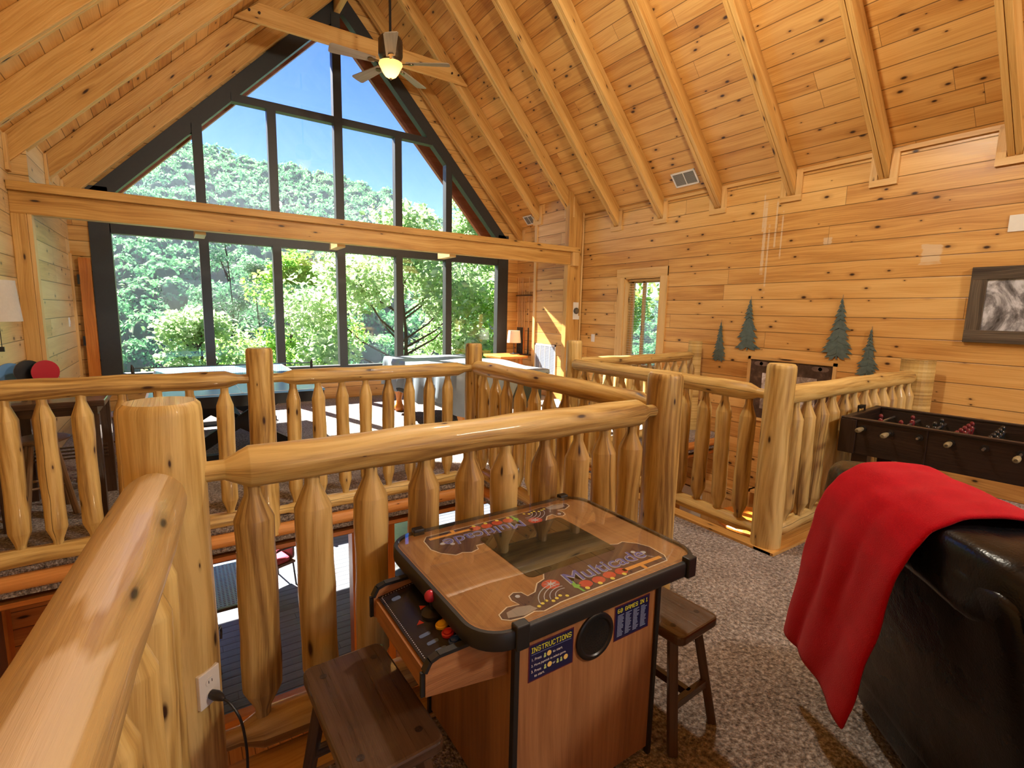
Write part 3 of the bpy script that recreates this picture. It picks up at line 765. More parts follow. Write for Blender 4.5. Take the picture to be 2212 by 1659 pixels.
# printed art along both long edges of the deck
art_out = flat((.85,.72,.60)); art_fill = flat((.075,.028,.030)); a_blue = flat((.10,.13,.55)); a_white = flat((.55,.58,.75)); a_red = flat((.62,.06,.03)); a_or = flat((.85,.38,.08)); a_yel = flat((.9,.75,.12)); a_green = flat((.2,.55,.08)); a_grey = flat((.35,.3,.3))
shape = [(0,.03),(.005,.055),(.045,.075),(.085,.068),(.075,.095),(.082,.12),(.105,.13),(.13,.118),(.135,.092),(.165,.098),(.20,.135),(.235,.145),(.26,.178),(.56,.178),(.565,.205),(.60,.215),(.63,.20),(.66,.205),(.70,.165),(.72,.12),(.715,.045),(.69,.012),(.20,.008),(.13,-.002),(.105,.012),(.06,.004),(.02,.012)]
def art(flip):
    if flip: Mx = Matrix.Translation((1.44,1.705,.7386)) @ Matrix.Rotation(PI,4,'Z')
    else: Mx = Matrix.Translation((.715,1.065,.7386))
    c = Vector((.36,.09)); up = lambda z: Mx @ Matrix.Translation((0,0,z))
    o = MB().prism(ccw(shape), .0004, Mx).build('printed_art', art_out, arc, loc=L_)
    inn = []
    S = [Vector(p) for p in ccw(shape)]
    for i in range(len(S)):
        t_ = (S[(i+1)%len(S)]-S[i-1]).normalized(); inn.append(S[i]+Vector((-t_.y,t_.x))*.0045)
    MB().prism([(p.x,p.y) for p in inn], .0004, up(.0004)).build('art_fill', art_fill, o)
    text_obj('lettering', 'Multicade', .088, a_white, o, up(.0010) @ Matrix.Translation((.285,.072,0)), offset=.0018, width=.365, shear=.12)
    text_obj('lettering', 'Multicade', .088, a_blue, o, up(.0016) @ Matrix.Translation((.287,.073,0)), width=.36, shear=.12)
    b = MB()
    def disc(mb, x, y, r, z, k=18, ry=None): mb.prism([(x+r*math.cos(2*PI*i/k), y+(ry or r)*math.sin(2*PI*i/k)) for i in range(k)], .0004, up(z))
    disc(b, .235, .105, .032, .0010, ry=.026)
    for i in range(4): disc(b, .335+.052*i, .048-.004*(i%2), .024, .0010, ry=.02)
    b.build('art_red', a_red, o)
    b = MB(); st = []
    for i in range(16): r = .028 if i % 2 == 0 else .007; st.append((.235+r*math.cos(PI*i/8+.2), .105+r*.8*math.sin(PI*i/8+.2)))
    b.prism(st, .0004, up(.0016))
    for q in range(4):
        P0 = []
        for i in range(9):
            a = math.radians(172-i*11-q*4); P0.append((.245+(.105-.02*q)*math.cos(a), .02+(.085-.013*q)*math.sin(a)))
        for a, c2 in zip(P0[:-1], P0[1:]):
            dx, dy = c2[0]-a[0], c2[1]-a[1]; l = math.hypot(dx,dy); nx, ny = -dy/l*.0013, dx/l*.0013
            b.prism(ccw([(a[0]-nx,a[1]-ny),(c2[0]-nx,c2[1]-ny),(c2[0]+nx,c2[1]+ny),(a[0]+nx,a[1]+ny)]), .0004, up(.0012))
    disc(b, .105, .103, .008, .0010); disc(b, .66, .10, .012, .0010, ry=.009); disc(b, .63, .12, .009, .0010)
    b.build('art_white', a_white, o)
    b = MB()
    b.prism([(.50,.036),(.69,.036),(.69,.052),(.50,.052)], .0004, up(.0010)); b.prism([(.575,.012),(.59,.012),(.59,.037),(.575,.037)], .0004, up(.0010)); b.build('art_orange', a_or, o)
    b = MB()
    for i in range(4): disc(b, .322+.055*i, .026, .008, .0014)
    for i in range(7): disc(b, .13+.018*i, .026+.006*(i%3), .006, .0012)
    b.build('art_yellow', a_yel, o)
    b = MB()
    b.prism(ccw([(.287,.05),(.295,.075),(.31,.085),(.305,.06),(.32,.052),(.303,.045),(.305,.015),(.296,.018),(.295,.04)]), .0004, up(.0010)); b.build('art_green', a_green, o)
    b = MB(); b.prism(ccw([(.02,.025),(.03,.05),(.07,.058),(.11,.045),(.12,.02),(.07,.012)]), .0004, up(.0010)); b.build('art_grey', a_grey, o)
art(False); art(True)
# control panel box at the left end
prof = [(.49,.585),(.49,.655),(.505,.682),(.53,.69),(.75,.692),(.75,.545)]
PXZ = lambda y: Matrix(((1,0,0,0),(0,0,-1,y),(0,1,0,0),(0,0,0,1)))
cb = MB(); cb.prism(ccw(prof), .018, PXZ(1.128)); cb.prism(ccw(prof), .018, PXZ(1.545)); cb.box((.495,1.128,.585),(.52,1.527,.645),'y'); cb.box((.50,1.128,.57),(.75,1.527,.585),'y')
cb.build('panel_box', M['walnut'], arc, loc=L_)
for y in (1.119,1.536):
    ed = MB()
    for a, c in zip(prof[:-2], prof[1:-1]): ed.bar((a[0],y,a[1]),(c[0],y,c[1]), .022, .010)
    ed.build('panel_edge_trim', M['rubber'], arc, loc=L_)
ang = math.atan2(.035,.235)
PT = Matrix.Translation((.505,1.128,.648)) @ Matrix.Rotation(-ang,4,'Y')
pn = MB().box((0,0,0),(.245,.40,.004),M=PT).build('control_panel', plain('panel_black', (.012,.012,.02), .25, var=.2), arc, loc=L_)
d = MB()
for i in range(40): d.box((.008,.012+i*.0095,.004),(.010,.016+i*.0095,.0045),M=PT)
for i in range(24): d.box((.012+i*.0095,.39,.004),(.016+i*.0095,.392,.0045),M=PT); d.box((.012+i*.0095,.008,.004),(.016+i*.0095,.010,.0045),M=PT)
d.build('dotted_border', a_white, pn)
jx, jy = .108, .20
MB().lathe([(.036,.004),(.035,.012),(.02,.016),(.006,.018),(.006,.05)], (0,0,0), 18, M=PT @ Matrix.Translation((jx,jy,0))).build('joystick_base', M['black'], arc, loc=L_)
MB().sphere((0,0,0), .019).build('joystick_ball', flat((.45,.02,.05),.25), arc, loc=Vector(L_)+(PT @ Vector((jx,jy,.064))))
tr = MB()
for q in range(4):
    a = q*PI/2+.3; cx, cy = jx+.052*math.cos(a), jy+.052*math.sin(a)
    tr.prism([(cx+.013*math.cos(a+2*PI*i/3), cy+.013*math.sin(a+2*PI*i/3)) for i in range(3)], .0006, PT @ Matrix.Translation((0,0,.004)))
tr.build('panel_arrows', a_red, pn)
for k, (x, y, c) in enumerate(((.104,.128,(.85,.55,.02)),(.103,.084,(.6,.03,.04)),(.105,.042,(.02,.06,.3)))):
    MB().lathe([(.019,.003),(.019,.010),(.016,.013),(.013,.010),(.012,.014),(.0001,.015)], (0,0,0), 18, M=PT @ Matrix.Translation((x,y,0))).build('button', flat(c,.3), arc, loc=L_)
pp_m = flat((.10,.16,.34))
for k in range(3): MB().prism(rrect(.03+.006*k,.118-.042*k,.065+.006*k,.133-.042*k,.006,3), .0006, PT @ Matrix.Translation((0,0,.004))).build('panel_print', pp_m, pn)
MB().prism(rrect(.03,.34,.06,.36,.008,3), .0006, PT @ Matrix.Translation((0,0,.004))).build('panel_print', pp_m, pn)
# front side: instruction decal, speaker, game list decal
PFr = lambda x, z: Matrix(((1,0,0,x-O.x),(0,0,-1,1.0715-O.y),(0,1,0,z-O.z),(0,0,0,1)))
navy = flat((.012,.014,.075),.35); yel = flat((.80,.78,.06)); wht = flat((.8,.8,.82)); bord = flat((.10,.015,.04)); coin = flat((.95,.68,.2)); grn = flat((.55,.7,.25))
dc = MB().box((0,0,0),(.172,.120,.0006),M=PFr(.797,.521)).build('instruction_decal', bord, arc)
MB().box((.004,.004,.0006),(.168,.116,.0009),M=PFr(.797,.521)).build('decal_field', navy, dc)
b = MB(); pixel_text(b, 'INSTRUCTIONS', .010, .092, .152, .017, PFr(.797,.521) @ Matrix.Translation((0,0,.0009))); b.build('lettering', yel, dc)
MB().box((.010,.0855,.0009),(.162,.0868,.0012),M=PFr(.797,.521)).build('rule', flat((.2,.25,.5)), dc)
def dtx(s, x, y, sz=.0118): text_obj('lettering', s, sz, wht, dc, PFr(.797,.521) @ Matrix.Translation((x,y,.0011)))
dtx('1. Press', .010, .066); dtx('to start.', .090, .066); dtx('2. Move joystick to select game.', .010, .0475, .0102); dtx('3. Press', .010, .028); dtx('or', .090, .028); dtx('to start.', .022, .012)
b = MB()
for x, y in ((.076,.070),(.079,.032),(.142,.032)): b.prism([(x+.0085*math.cos(i*PI/9), y+.0085*math.sin(i*PI/9)) for i in range(18)], .0004, PFr(.797,.521) @ Matrix.Translation((0,0,.0009)))
b.build('coin_mark', coin, dc)
b = MB()
for x, y in ((.060,.068),(.062,.030),(.110,.030),(.124,.030)):
    b.prism([(x+.0035*math.cos(i*PI/5), y+.005+.0035*math.sin(i*PI/5)) for i in range(10)], .0004, PFr(.797,.521) @ Matrix.Translation((0,0,.0009)))
    b.box((x-.0042,y-.006,.0009),(x+.0042,y+.001,.0013),M=PFr(.797,.521))
b.build('player_mark', grn, dc)
dg = MB().box((0,0,0),(.168,.124,.0006),M=PFr(1.146,.522)).build('game_list_decal', bord, arc)
MB().box((.004,.004,.0006),(.164,.120,.0009),M=PFr(1.146,.522)).build('decal_field', navy, dg)
b = MB(); pixel_text(b, '60 GAMES IN 1', .012, .098, .144, .015, PFr(1.146,.522) @ Matrix.Translation((0,0,.0009))); b.build('lettering', yel, dg)
b = MB()
for c in range(4):
    for r in range(15):
        b.box((.014+c*.037,.0875-r*.0053,.0009),(.014+c*.037+.018+.012*R_.random(),.0903-r*.0053,.0012),M=PFr(1.146,.522))
b.build('list_lines', flat((.25,.32,.55)), dg)
sp = MB().lathe([(.079,0),(.079,.006),(.074,.010),(.064,.010),(.060,.006),(.030,.009),(.0001,.010)], (0,0,0), 36, M=PFr(1.058,.579)).build('speaker', M['black'], arc)
b = MB()
for r in range(1,5):
    for k in range(r*7): 
        a = 2*PI*k/(r*7); b.box((r*.0115*math.cos(a)-.002, r*.0115*math.sin(a)-.002,.0085),(r*.0115*math.cos(a)+.002, r*.0115*math.sin(a)+.002,.0108-.0006*r),M=PFr(1.058,.579))
b.build('speaker_holes', flat((.002,.002,.002),.9), sp)

# ------------------------------------------------------------------ stools
def saddle_stool(label, loc, rz, w, l, h):
    t = thing('wooden_stool', label, 'stool', loc, rz, 'stools at the arcade table')
    MB().prism(rrect(-w/2,-l/2,w/2,l/2,.03,4), .038, Matrix.Translation((0,0,h-.038)), grain=1).build('seat', M['dark_wood'], t, bevel=.008)
    pg = MB()
    for sx in (-1,1):
        for sy in (-1,1):
            a = Vector((sx*(w/2-.05), sy*(l/2-.07), h-.03)); f = Vector((sx*(w/2+.005), sy*(l/2-.0), 0))
            MB().bar(a, f, .034, .034, off=(R_.random(),0)).build('leg', M['dark_wood'], t, bevel=.004)
            MB().lathe([(.011,h-.001),(.011,h+.0006),(.0001,h+.0006)], (a.x,a.y,0), 10).build('peg', M['espresso'], t)
    zz = .17
    def at(sx, sy, z): 
        a = Vector((sx*(w/2-.05), sy*(l/2-.07), h-.03)); f = Vector((sx*(w/2+.005), sy*(l/2), 0)); return f+(a-f)*(z/(h-.03))
    for sy in (-1,1): MB().bar(at(-1,sy,zz), at(1,sy,zz), .022,.03).build('stretcher', M['dark_wood'], t)
    MB().bar((at(-1,-1,zz)+at(1,-1,zz))/2, (at(-1,1,zz)+at(1,1,zz))/2, .022,.03).build('stretcher', M['dark_wood'], t)
    return t
saddle_stool('dark wooden stool left of the arcade table, under the power outlet', (.402,1.325,0), .03, .262, .49, .46)
saddle_stool('dark wooden stool at the right end of the arcade table, on the carpet', (1.54,1.25,0), .06, .25, .46, .46)

# ------------------------------------------------------------------ outlet with plug
nd = Vector((.64,-.77,0)); pc = Vector((*PNL,0))+nd*.113+Vector((0,0,.378))
out = thing('power_outlet', 'white power outlet on the thick near log post, black plug in it', 'outlet', pc, math.atan2(nd.y,nd.x))
MB().box((-.012,-.038,-.060),(.006,.038,.060)).build('cover_plate', M['white'], out, bevel=.003)
so = MB()
for z in (.022,-.024): so.lathe([(.016,.006),(.016,.008),(.0001,.008)], (0,0,0), 16, M=Matrix.Translation((0,0,z)) @ Matrix.Rotation(PI/2,4,'Y'))
so.build('socket', M['white'], out)
sl = MB()
for dy in (-.006,.006): sl.box((.0078,dy-.001,.018),(.0088,dy+.001,.027))
sl.build('slot', M['black'], out)
cd = thing('power_lead', 'black power lead hanging from the outlet to the floor behind the stool', 'cable', pc)
ax = nd
MB().tube([Vector((0,0,-.024))+ax*.009, Vector((0,0,-.024))+ax*.03, Vector((0,0,-.026))+ax*.048, Vector((0,0,-.03))+ax*.06], [.014,.016,.012,.006], 10).build('plug', M['rubber'], cd)
pts = [Vector((0,0,-.03))+ax*.055, Vector((.055,-.06,-.045)), Vector((.08,-.085,-.10)), Vector((.09,-.10,-.2)), Vector((.088,-.10,-.30)), Vector((.085,-.11,-.372)), Vector((.14,-.08,-.374)), Vector((.25,-.05,-.374)), Vector((.45,-.10,-.374)), Vector((.70,-.20,-.374))]
sm_ = []
for i in range(len(pts)-1):
    p0, p1, p2, p3 = pts[max(i-1,0)], pts[i], pts[i+1], pts[min(i+2,len(pts)-1)]
    for k in range(5):
        q = k/5; sm_.append(.5*((2*p1)+(p2-p0)*q+(2*p0-5*p1+4*p2-p3)*q*q+(3*p1-p0-3*p2+p3)*q**3))
sm_.append(pts[-1])
MB().tube(sm_, .0042, 8).build('cable', M['rubber'], cd)

# ------------------------------------------------------------------ recliner sofa seen from behind
def leather():
    n = NT('black_leather'); tc = n.n('ShaderNodeTexCoord').outputs['Object']
    v = n.n('ShaderNodeTexVoronoi', inp={'Vector':tc,'Scale':170.0}).outputs['Distance']
    w = n.n('ShaderNodeTexNoise', inp={'Vector':tc,'Scale':7.0,'Detail':4.0}).outputs[0]
    n.principled(n.mix(w,(.003,.004,.006),(.007,.008,.011)), n.math('ADD',.16,n.math('MULTIPLY',w,.22)), normal=n.bump(n.math('ADD',n.math('MULTIPLY',v,.08),w),.35,.012), spec=.30)
    return n.m
M['leather'] = leather()
rec = thing('recliner_sofa', 'black leather recliner sofa with a red blanket over its back, at the right edge', 'recliner', (2.275,.859,0), math.atan2(-.746,-.666))
b = MB()
superbox(b, (.95,.50,.27), (.95,.48,.22), .2, (40,14), wr=.006)
b.build('base', M['leather'], rec)
def lean(p): 
    return Vector((p[0], p[1]-.14*max(0,p[2]-.25)/.75, p[2]))
for k in range(2):
    x0 = .01+.95*k
    b = MB(); mb = MB()
    superbox(mb, (x0+.465,.12,.56), (.462,.105,.40), .22, (44,22), wr=.010, seed=k)
    mb.v = [tuple(lean(p)) for p in mb.v]; mb.build('back_shell', M['leather'], rec)
    mb = MB(); superbox(mb, (x0+.465-.055*(k==0),.065,.925), (.468+.065*(k==0),.175,.110), .42, (56,26), wr=.020, seed=k+4, wf=7.0); mb.build('head_pillow', M['leather'], rec)
    mb = MB(); superbox(mb, (x0+.465,.24,.66), (.42,.10,.24), .45, (30,14), wr=.012, seed=k+8); mb.build('back_cushion', M['leather'], rec)
    mb = MB(); superbox(mb, (x0+.465,.60,.47), (.37,.36,.10), .35, (30,12), wr=.010, seed=k+12); mb.build('seat_cushion', M['leather'], rec)
for k, x in enumerate((.075,1.83)):
    mb = MB(); superbox(mb, (x,.60,.56), (.11,.42,.10), .45, (30,14), wr=.010, seed=k+20); mb.build('armrest', M['leather'], rec)
s = MB()
s.tube([lean((.03,.006,z)) for z in (.2,.4,.6,.8)], .004, 6); s.tube([(.02,.02,.30),(.4,.012,.30),(.93,.012,.30)], .004, 6)
s.build('seam_piping', M['leather'], rec)
def fabric():
    n = NT('red_fleece'); tc = n.n('ShaderNodeTexCoord').outputs['Object']
    w = n.n('ShaderNodeTexNoise', inp={'Vector':tc,'Scale':14.0,'Detail':5.0,'Roughness':.7}).outputs[0]
    f = n.n('ShaderNodeTexNoise', inp={'Vector':tc,'Scale':380.0,'Detail':2.0}).outputs[0]
    n.principled(n.mix(w,(.36,.0,.008),(.56,.002,.016)), .9, normal=n.bump(f,.5,.004), spec=.1, sheen=.08)
    return n.m
M['fleece'] = fabric()
def blanket():
    t = thing('throw_blanket', 'bright red fleece blanket draped over the black recliner', 'blanket', (2.275,.859,0), math.atan2(-.746,-.666))
    path = [(.315,.62),(.33,.78),(.30,.92),(.245,1.0),(.17,1.042),(.065,1.052),(-.04,1.038),(-.11,.995),(-.15,.93),(-.165,.85),(-.165,.75),(-.17,.62),(-.175,.5),(-.18,.39),(-.185,.28)]
    NU, NT_ = 26, 15
    Vt = []
    for j in range(len(path)*3-2):
        a, q = divmod(j,3); y0, z0 = path[a]; y1, z1 = path[min(a+1,len(path)-1)]
        y, z = y0+(y1-y0)*q/3, z0+(z1-z0)*q/3
        tt_ = max(0, j-24)/18.0
        for i in range(NU+1):
            s = i/NU
            ul = .12-.11*tt_; ur = .645-.13*tt_**1.1
            u = ul+(ur-ul)*s
            fold = .014*math.sin(s*8+1.0)+.005*math.sin(s*17+j*.12)+.008*noise.noise(Vector((s*5,j*.2,3)))
            dy = -abs(fold)*(.25+.75*min(1,tt_*2.5)) if j > 20 else 0
            zz = z
            if j > 30: zz = z+(-.02+.09*s*(1-s)-.03*s)*(j-30)/12
            rise = .010*noise.noise(Vector((s*6,j*.25,9)))
            Vt.append((u+.012*noise.noise(Vector((s*2,j*.3,1))), y+dy-(.012*tt_), zz+(rise+.008 if j <= 24 else 0)))
    nr = len(path)*3-2; F = []
    for j in range(nr-1):
        for i in range(NU):
            a = j*(NU+1)+i; F.append((a,a+NU+1,a+NU+2,a+1))
    o = MB().add(Vt, F, None, True).build('cloth', M['fleece'], t)
    m = o.modifiers.new('Solid','SOLIDIFY'); m.thickness = .014; m.offset = 1
    m = o.modifiers.new('Sub','SUBSURF'); m.levels = 1; m.render_levels = 1
blanket()

# ------------------------------------------------------------------ foosball table
fo = thing('foosball_table', 'dark brown foosball table with wooden handles against the right wall side', 'foosball table', (4.54,1.0,0), math.radians(5.2))
w, l = .39, .70
b = MB()
b.box((-w,-l,.63),(-w+.03,l,.89),'y').box((w-.03,-l,.63),(w,l,.89),'y').box((-w+.03,l-.03,.63),(w-.03,l,.88),'x').box((-w+.03,-l,.63),(w-.03,-l+.03,.88),'x').box((-w+.03,-l+.03,.63),(w-.03,l-.03,.66))
b.build('cabinet', M['espresso'], fo, bevel=.004)
b = MB().box((-w-.012,-l-.012,.88),(-w+.034,l+.012,.895),'y').box((w-.034,-l-.012,.88),(w+.012,l+.012,.895),'y').box((-w,l-.034,.88),(w,l+.012,.893),'x').box((-w,-l-.012,.88),(w,-l+.034,.893),'x')
b.box((-w-.014,l-.09,.63),(-w-.001,l+.014,.88),'z').box((-w-.008,.20,.63),(-w-.001,.212,.88))
b.build('top_rail', M['espresso'], fo, bevel=.003)
MB().box((-w+.03,-l+.03,.74),(w-.03,l-.03,.745)).build('playfield', flat((.03,.09,.04)), fo)
for sx in (-1,1):
    for sy in (-1,1):
        MB().box((sx*(w-.07)-.05,sy*(l-.12)-.05,0),(sx*(w-.07)+.05,sy*(l-.12)+.05,.63),'z').build('leg', M['espresso'], fo, bevel=.004)
MB().box((-.03,-l+.15,.18),(.03,l-.15,.26),'y').build('stretcher', M['espresso'], fo)
men_r = flat((.14,.012,.018),.15); men_b = flat((.012,.012,.014),.15)
handle_m = wood('worn_handle', (.30,.25,.14),(.22,.18,.10),(.13,.10,.05), knots=0)
for k in range(8):
    y = l-.13-k*(2*l-.26)/7
    near = k in (0,1,3,5)
    out_ = .13+.05*((k*7)%3)
    xa_, xb_ = (-w-out_, w+.08) if near else (-w-.06, w+out_)
    ro = MB().tube([(xa_,y,.825),(xb_,y,.825)], .008, 8).build('rod', M['steel'], fo)
    hx = xa_ if near else xb_-.11
    MB().lathe([(.010,0),(.017,.012),(.018,.05),(.015,.09),(.012,.11)], (0,0,0), 12, M=Matrix.Translation((hx,y,.825)) @ Matrix.Rotation(PI/2,4,'Y')).build('handle', handle_m, ro)
    for sx in (-1,1): MB().lathe([(.022,-.008),(.022,.008)], (0,0,0), 14, M=Matrix.Translation((sx*(w+.003),y,.825)) @ Matrix.Rotation(PI/2,4,'Y')).build('bushing', M['black'], ro)
    nm = (1,2,3,5,5,3,2,1)[k]
    for q in range(nm):
        x = (q-(nm-1)/2)*(.62/max(nm,2))
        MB().lathe([(.004,-.075),(.014,-.07),(.012,-.05),(.013,-.03),(.018,0),(.016,.02),(.008,.03),(.014,.037),(.015,.05),(.008,.062),(.0001,.065)], (x,y,.825), 10).build('player_figure', men_r if k in (0,1,3,5) else men_b, ro)
sc_ = MB(); sc_.box((-.09,l-.005,.925),(.07,l+.005,.935)).box((-.09,l-.005,.89),(-.08,l+.005,.935)).box((.06,l-.005,.89),(.07,l+.005,.935))
for k in range(7): sc_.box((-.07+k*.013,l-.012,.918),(-.061+k*.013,l+.012,.942))
sc_.build('score_counter', M['black'], fo)
# ------------------------------------------------------------------ table tennis table
pp = thing('tennis_table', 'blue table tennis table with black trestle legs before the window', 'table tennis table', (.50,6.86,0))
w, l = .78, 1.36
tb = plain('table_blue', (.16,.40,.76), .25, var=.05)
MB().box((-w,-l,.74),(w,-.01,.76)).box((-w,.01,.74),(w,l,.76)).build('tabletop', tb, pp)
b = MB(); z = .7605
for x in (-w+.01,w-.01): b.box((x-.01,-l,.7602),(x+.01,l,z))
for y in (-l+.01,l-.01): b.box((-w,y-.01,.7602),(w,y+.01,z))
b.box((-.002,-l,.7602),(.002,l,z)); b.build('white_lines', M['white'], pp)
MB().box((-w+.01,-l+.01,.63),(w-.01,-l+.04,.74)).box((-w+.01,l-.04,.63),(w-.01,l-.01,.74)).box((-w+.01,-l,.63),(-w+.04,l,.74)).box((w-.04,-l,.63),(w-.01,l,.74)).build('apron', M['black'], pp)
for sy in (-1,1):
    y = sy*.78
    for sx in (-1,1): MB().bar((sx*.55,y+sx*.03,.02),(-sx*.5,y+sx*.03,.68), .05,.12).build('leg', M['black'], pp)
MB().bar((.0,-.78,.34),(.0,.78,.34), .08,.10).build('stretcher', M['black'], pp)
for y in (-.91,.91): MB().box((-.62,y-.04,0),(.62,y+.04,.06)).build('foot_bar', M['black'], pp)
net = MB()
for k in range(6): net.box((-w-.14,-.0015,.775+k*.024),(w+.14,.0015,.7765+k*.024))
for k in range(76): net.box((-w-.14+k*.0245,-.001,.765),(-w-.1388+k*.0245,.001,.905))
net.build('net', M['black'], pp)
MB().box((-w-.14,-.003,.895),(w+.14,.003,.910)).build('net_tape', flat((.08,.12,.12)), pp)
for sx in (-1,1): MB().tube([(sx*(w+.15),0,.70),(sx*(w+.155),0,.915),(sx*(w+.16),-.0,.945)], [.02,.016,.006], 10).build('net_post', M['black'], pp)

# ------------------------------------------------------------------ pool table under its cover
px0, px1, py0, py1 = 2.74, 4.08, 5.25, 7.75
po = thing('pool_table', 'dark green pool table with carved orange legs under a grey cover', 'pool table', ((px0+px1)/2,(py0+py1)/2,0))
w, l = (px1-px0)/2, (py1-py0)/2
MB().box((-w,-l,.72),(w,l,.84),'y').box((-w+.05,-l+.05,.36),(w-.05,l-.05,.72),'y').build('cabinet', plain('dark_green_panel', (.012,.022,.022), .4), po, bevel=.008)
for sx in (-1,1):
    for sy in (-1,1):
        MB().lathe([(.05,0),(.075,.03),(.08,.07),(.05,.12),(.04,.2),(.07,.32),(.09,.44),(.09,.5)], (sx*(w-.16),sy*(l-.18),0), 14).build('leg', M['orange'], po)
cv = thing('table_cover', 'pale grey vinyl cover draped over the pool table', 'cover', ((px0+px1)/2,(py0+py1)/2,0))
def cover():
    NX, NY = 24, 40; V = []; idx = {}
    ww, ll = w+.012, l+.012
    def ztop(x, y): return .862+.030*max(0,noise.noise(Vector((x*2.2,y*1.6,4))))+.05*max(0,noise.noise(Vector((x*1.1+5,y*.9,1)))-.15)
    F = []
    for j in range(NY+1):
        for i in range(NX+1):
            x = -ww+2*ww*i/NX; y = -ll+2*ll*j/NY
            idx[(i,j)] = len(V); V.append((x,y,ztop(x,y)))
    for j in range(NY):
        for i in range(NX): F.append((idx[(i,j)],idx[(i+1,j)],idx[(i+1,j+1)],idx[(i,j+1)]))
    per = [(i,0) for i in range(NX)]+[(NX,j) for j in range(NY)]+[(i,NY) for i in range(NX,0,-1)]+[(0,j) for j in range(NY,0,-1)]
    n = len(per); ND = 9; prev = [idx[p] for p in per]
    for d in range(1, ND+1):
        cur = []
        for k, (i,j) in enumerate(per):
            x, y, z = V[idx[(i,j)]]
            if j == 0: dep = .52-.46*min(1,max(0,(x+.10)/.35)); nx, ny = 0,-1
            elif i == NX: dep = .06+.03*math.sin(k*.5); nx, ny = 1,0
            elif j == NY: dep = .42; nx, ny = 0,1
            else: dep = .44+.06*math.sin(k*.35); nx, ny = -1,0
            if (i,j) == (0,0): nx, ny = -.7,-.7
            if (i,j) == (NX,NY): nx, ny = .7,.7
            dep += .02*math.sin(k*1.3)
            t_ = d/ND; fo_ = (.030+.05*t_)*(.5+.5*math.sin(k*1.15+.6*math.sin(k*.37)))*(min(1,dep/.2))+.012
            V.append((x+nx*fo_, y+ny*fo_, z-dep*t_)); cur.append(len(V)-1)
        for k in range(n):
            k2 = (k+1) % n; F.append((prev[k],cur[k],cur[k2],prev[k2]))
        prev = cur
    MB().add(V, F, None, True).build('cloth', plain('cover_vinyl', (.21,.255,.29), .36, var=.15, scale=9, bump=.25), cv)
cover()

# ------------------------------------------------------------------ slab side table, lamp, cues at the window's right end
st = thing('side_table', 'orange wooden slab table at the right end of the big window', 'table', (5.55,8.55,0))
MB().prism([(-.36,-.40),(-.1,-.44),(.30,-.38),(.34,.0),(.33,.36),(-.30,.38),(-.39,.1)], .05, Matrix.Translation((0,0,.70)), grain=1).build('tabletop', M['orange'], st, bevel=.01)
for sx in (-1,1):
    for sy in (-1,1): MB().tube([(sx*.22,sy*.26,0),(sx*.20,sy*.24,.70)], [.04,.045], 10, wob=.1).build('leg', M['orange'], st)
lp = thing('table_lamp', 'small black stemmed table lamp with white shade on the slab table', 'lamp', (5.80,8.62,.75))
MB().lathe([(.085,0),(.085,.012),(.02,.025),(.014,.04)], seg=18).build('base', M['black'], lp)
MB().tube([(0,0,.03),(0,0,.30)], .009, 8).build('stem', M['black'], lp)
shade_m = plain('lamp_shade_linen', (.80,.74,.64), .8, var=.05)
MB().lathe([(.145,.24),(.12,.49),(.115,.49),(.14,.24)], seg=24, caps=False).build('lamp_shade', shade_m, lp)
cr = thing('cue_rack', 'dark bar of a cue rack on the right wall beside the window', 'rack', (XR,8.86,1.97))
MB().box((-.05,-.27,-.012),(-.001,.27,.012),'y').build('holder', M['dark_wood'], cr)
MB().box((-.07,-.27,-1.26),(-.001,.27,-1.235),'y').build('foot_rail', M['dark_wood'], cr)
cue_a = wood('maple_cue', (.72,.45,.2),(.62,.36,.14),(.5,.26,.09), knots=0)
CY = (9.06,9.00,8.94,8.89,8.82,8.66)
for k, y in enumerate(CY):
    lab = '%s wooden billiard cue from the window in the wall rack' % ordinal(k)
    t = thing('billiard_cue', lab, 'cue', (XR-.035,y,.735), 0, 'billiard cues in the wall rack')
    MB().tube([(0,0,.55),(0,0,1.62-.12*(k == 4))], [.013,.006], 8).build('shaft', cue_a, t)
    MB().tube([(0,0,0),(0,0,.56)], [.016,.013], 8).build('butt', M['black'] if k != 4 else M['orange'], t)
gr = thing('return_grille', 'tall pale grey air return grille low on the wall bump-out', 'vent', (XF,7.73,.70))
b = MB(); b.box((-.014,-.33,-.31),(-.001,.33,-.28)).box((-.014,-.33,.28),(-.001,.33,.31)).box((-.014,-.33,-.31),(-.001,-.30,.31)).box((-.014,.30,-.31),(-.001,.33,.31))
for k in (-1,0,1): b.box((-.014,k*.15-.007,-.29),(-.001,k*.15+.007,.29))
b.build('frame', M['white'], gr)
b = MB()
for k in range(36): b.box((-.012,-.30,-.28+k*.0157),(-.002,.30,-.272+k*.0157),M=None)
b.build('louvres', plain('grille_blue_grey', (.42,.47,.55), .5), gr)
MB().box((-.004,-.30,-.28),(-.002,.30,.28)).build('backing', plain('grille_back', (.16,.18,.22), .6), gr)
th = thing('thermostat', 'white plate with round dark thermostat dial on the corner board', 'thermostat', (6.09,7.055,1.66))
MB().box((-.07,-.008,-.09),(.06,.0,.155)).box((-.075,-.012,-.155),(.085,.0,-.09)).build('plate', M['white'], th, bevel=.002)
MB().lathe([(.055,0),(.055,.02),(.045,.028),(.0001,.028)], seg=24, M=Matrix.Translation((.0,-.008,-.0)) @ Matrix.Rotation(PI/2,4,'X')).build('dial', plain('dark_dial', (.05,.045,.035), .3), th)
MB().lathe([(.038,.028),(.036,.034),(.0001,.034)], seg=24, M=Matrix.Translation((.0,-.008,-.0)) @ Matrix.Rotation(PI/2,4,'X')).build('dial_cap', flat((.16,.13,.09),.25), th)
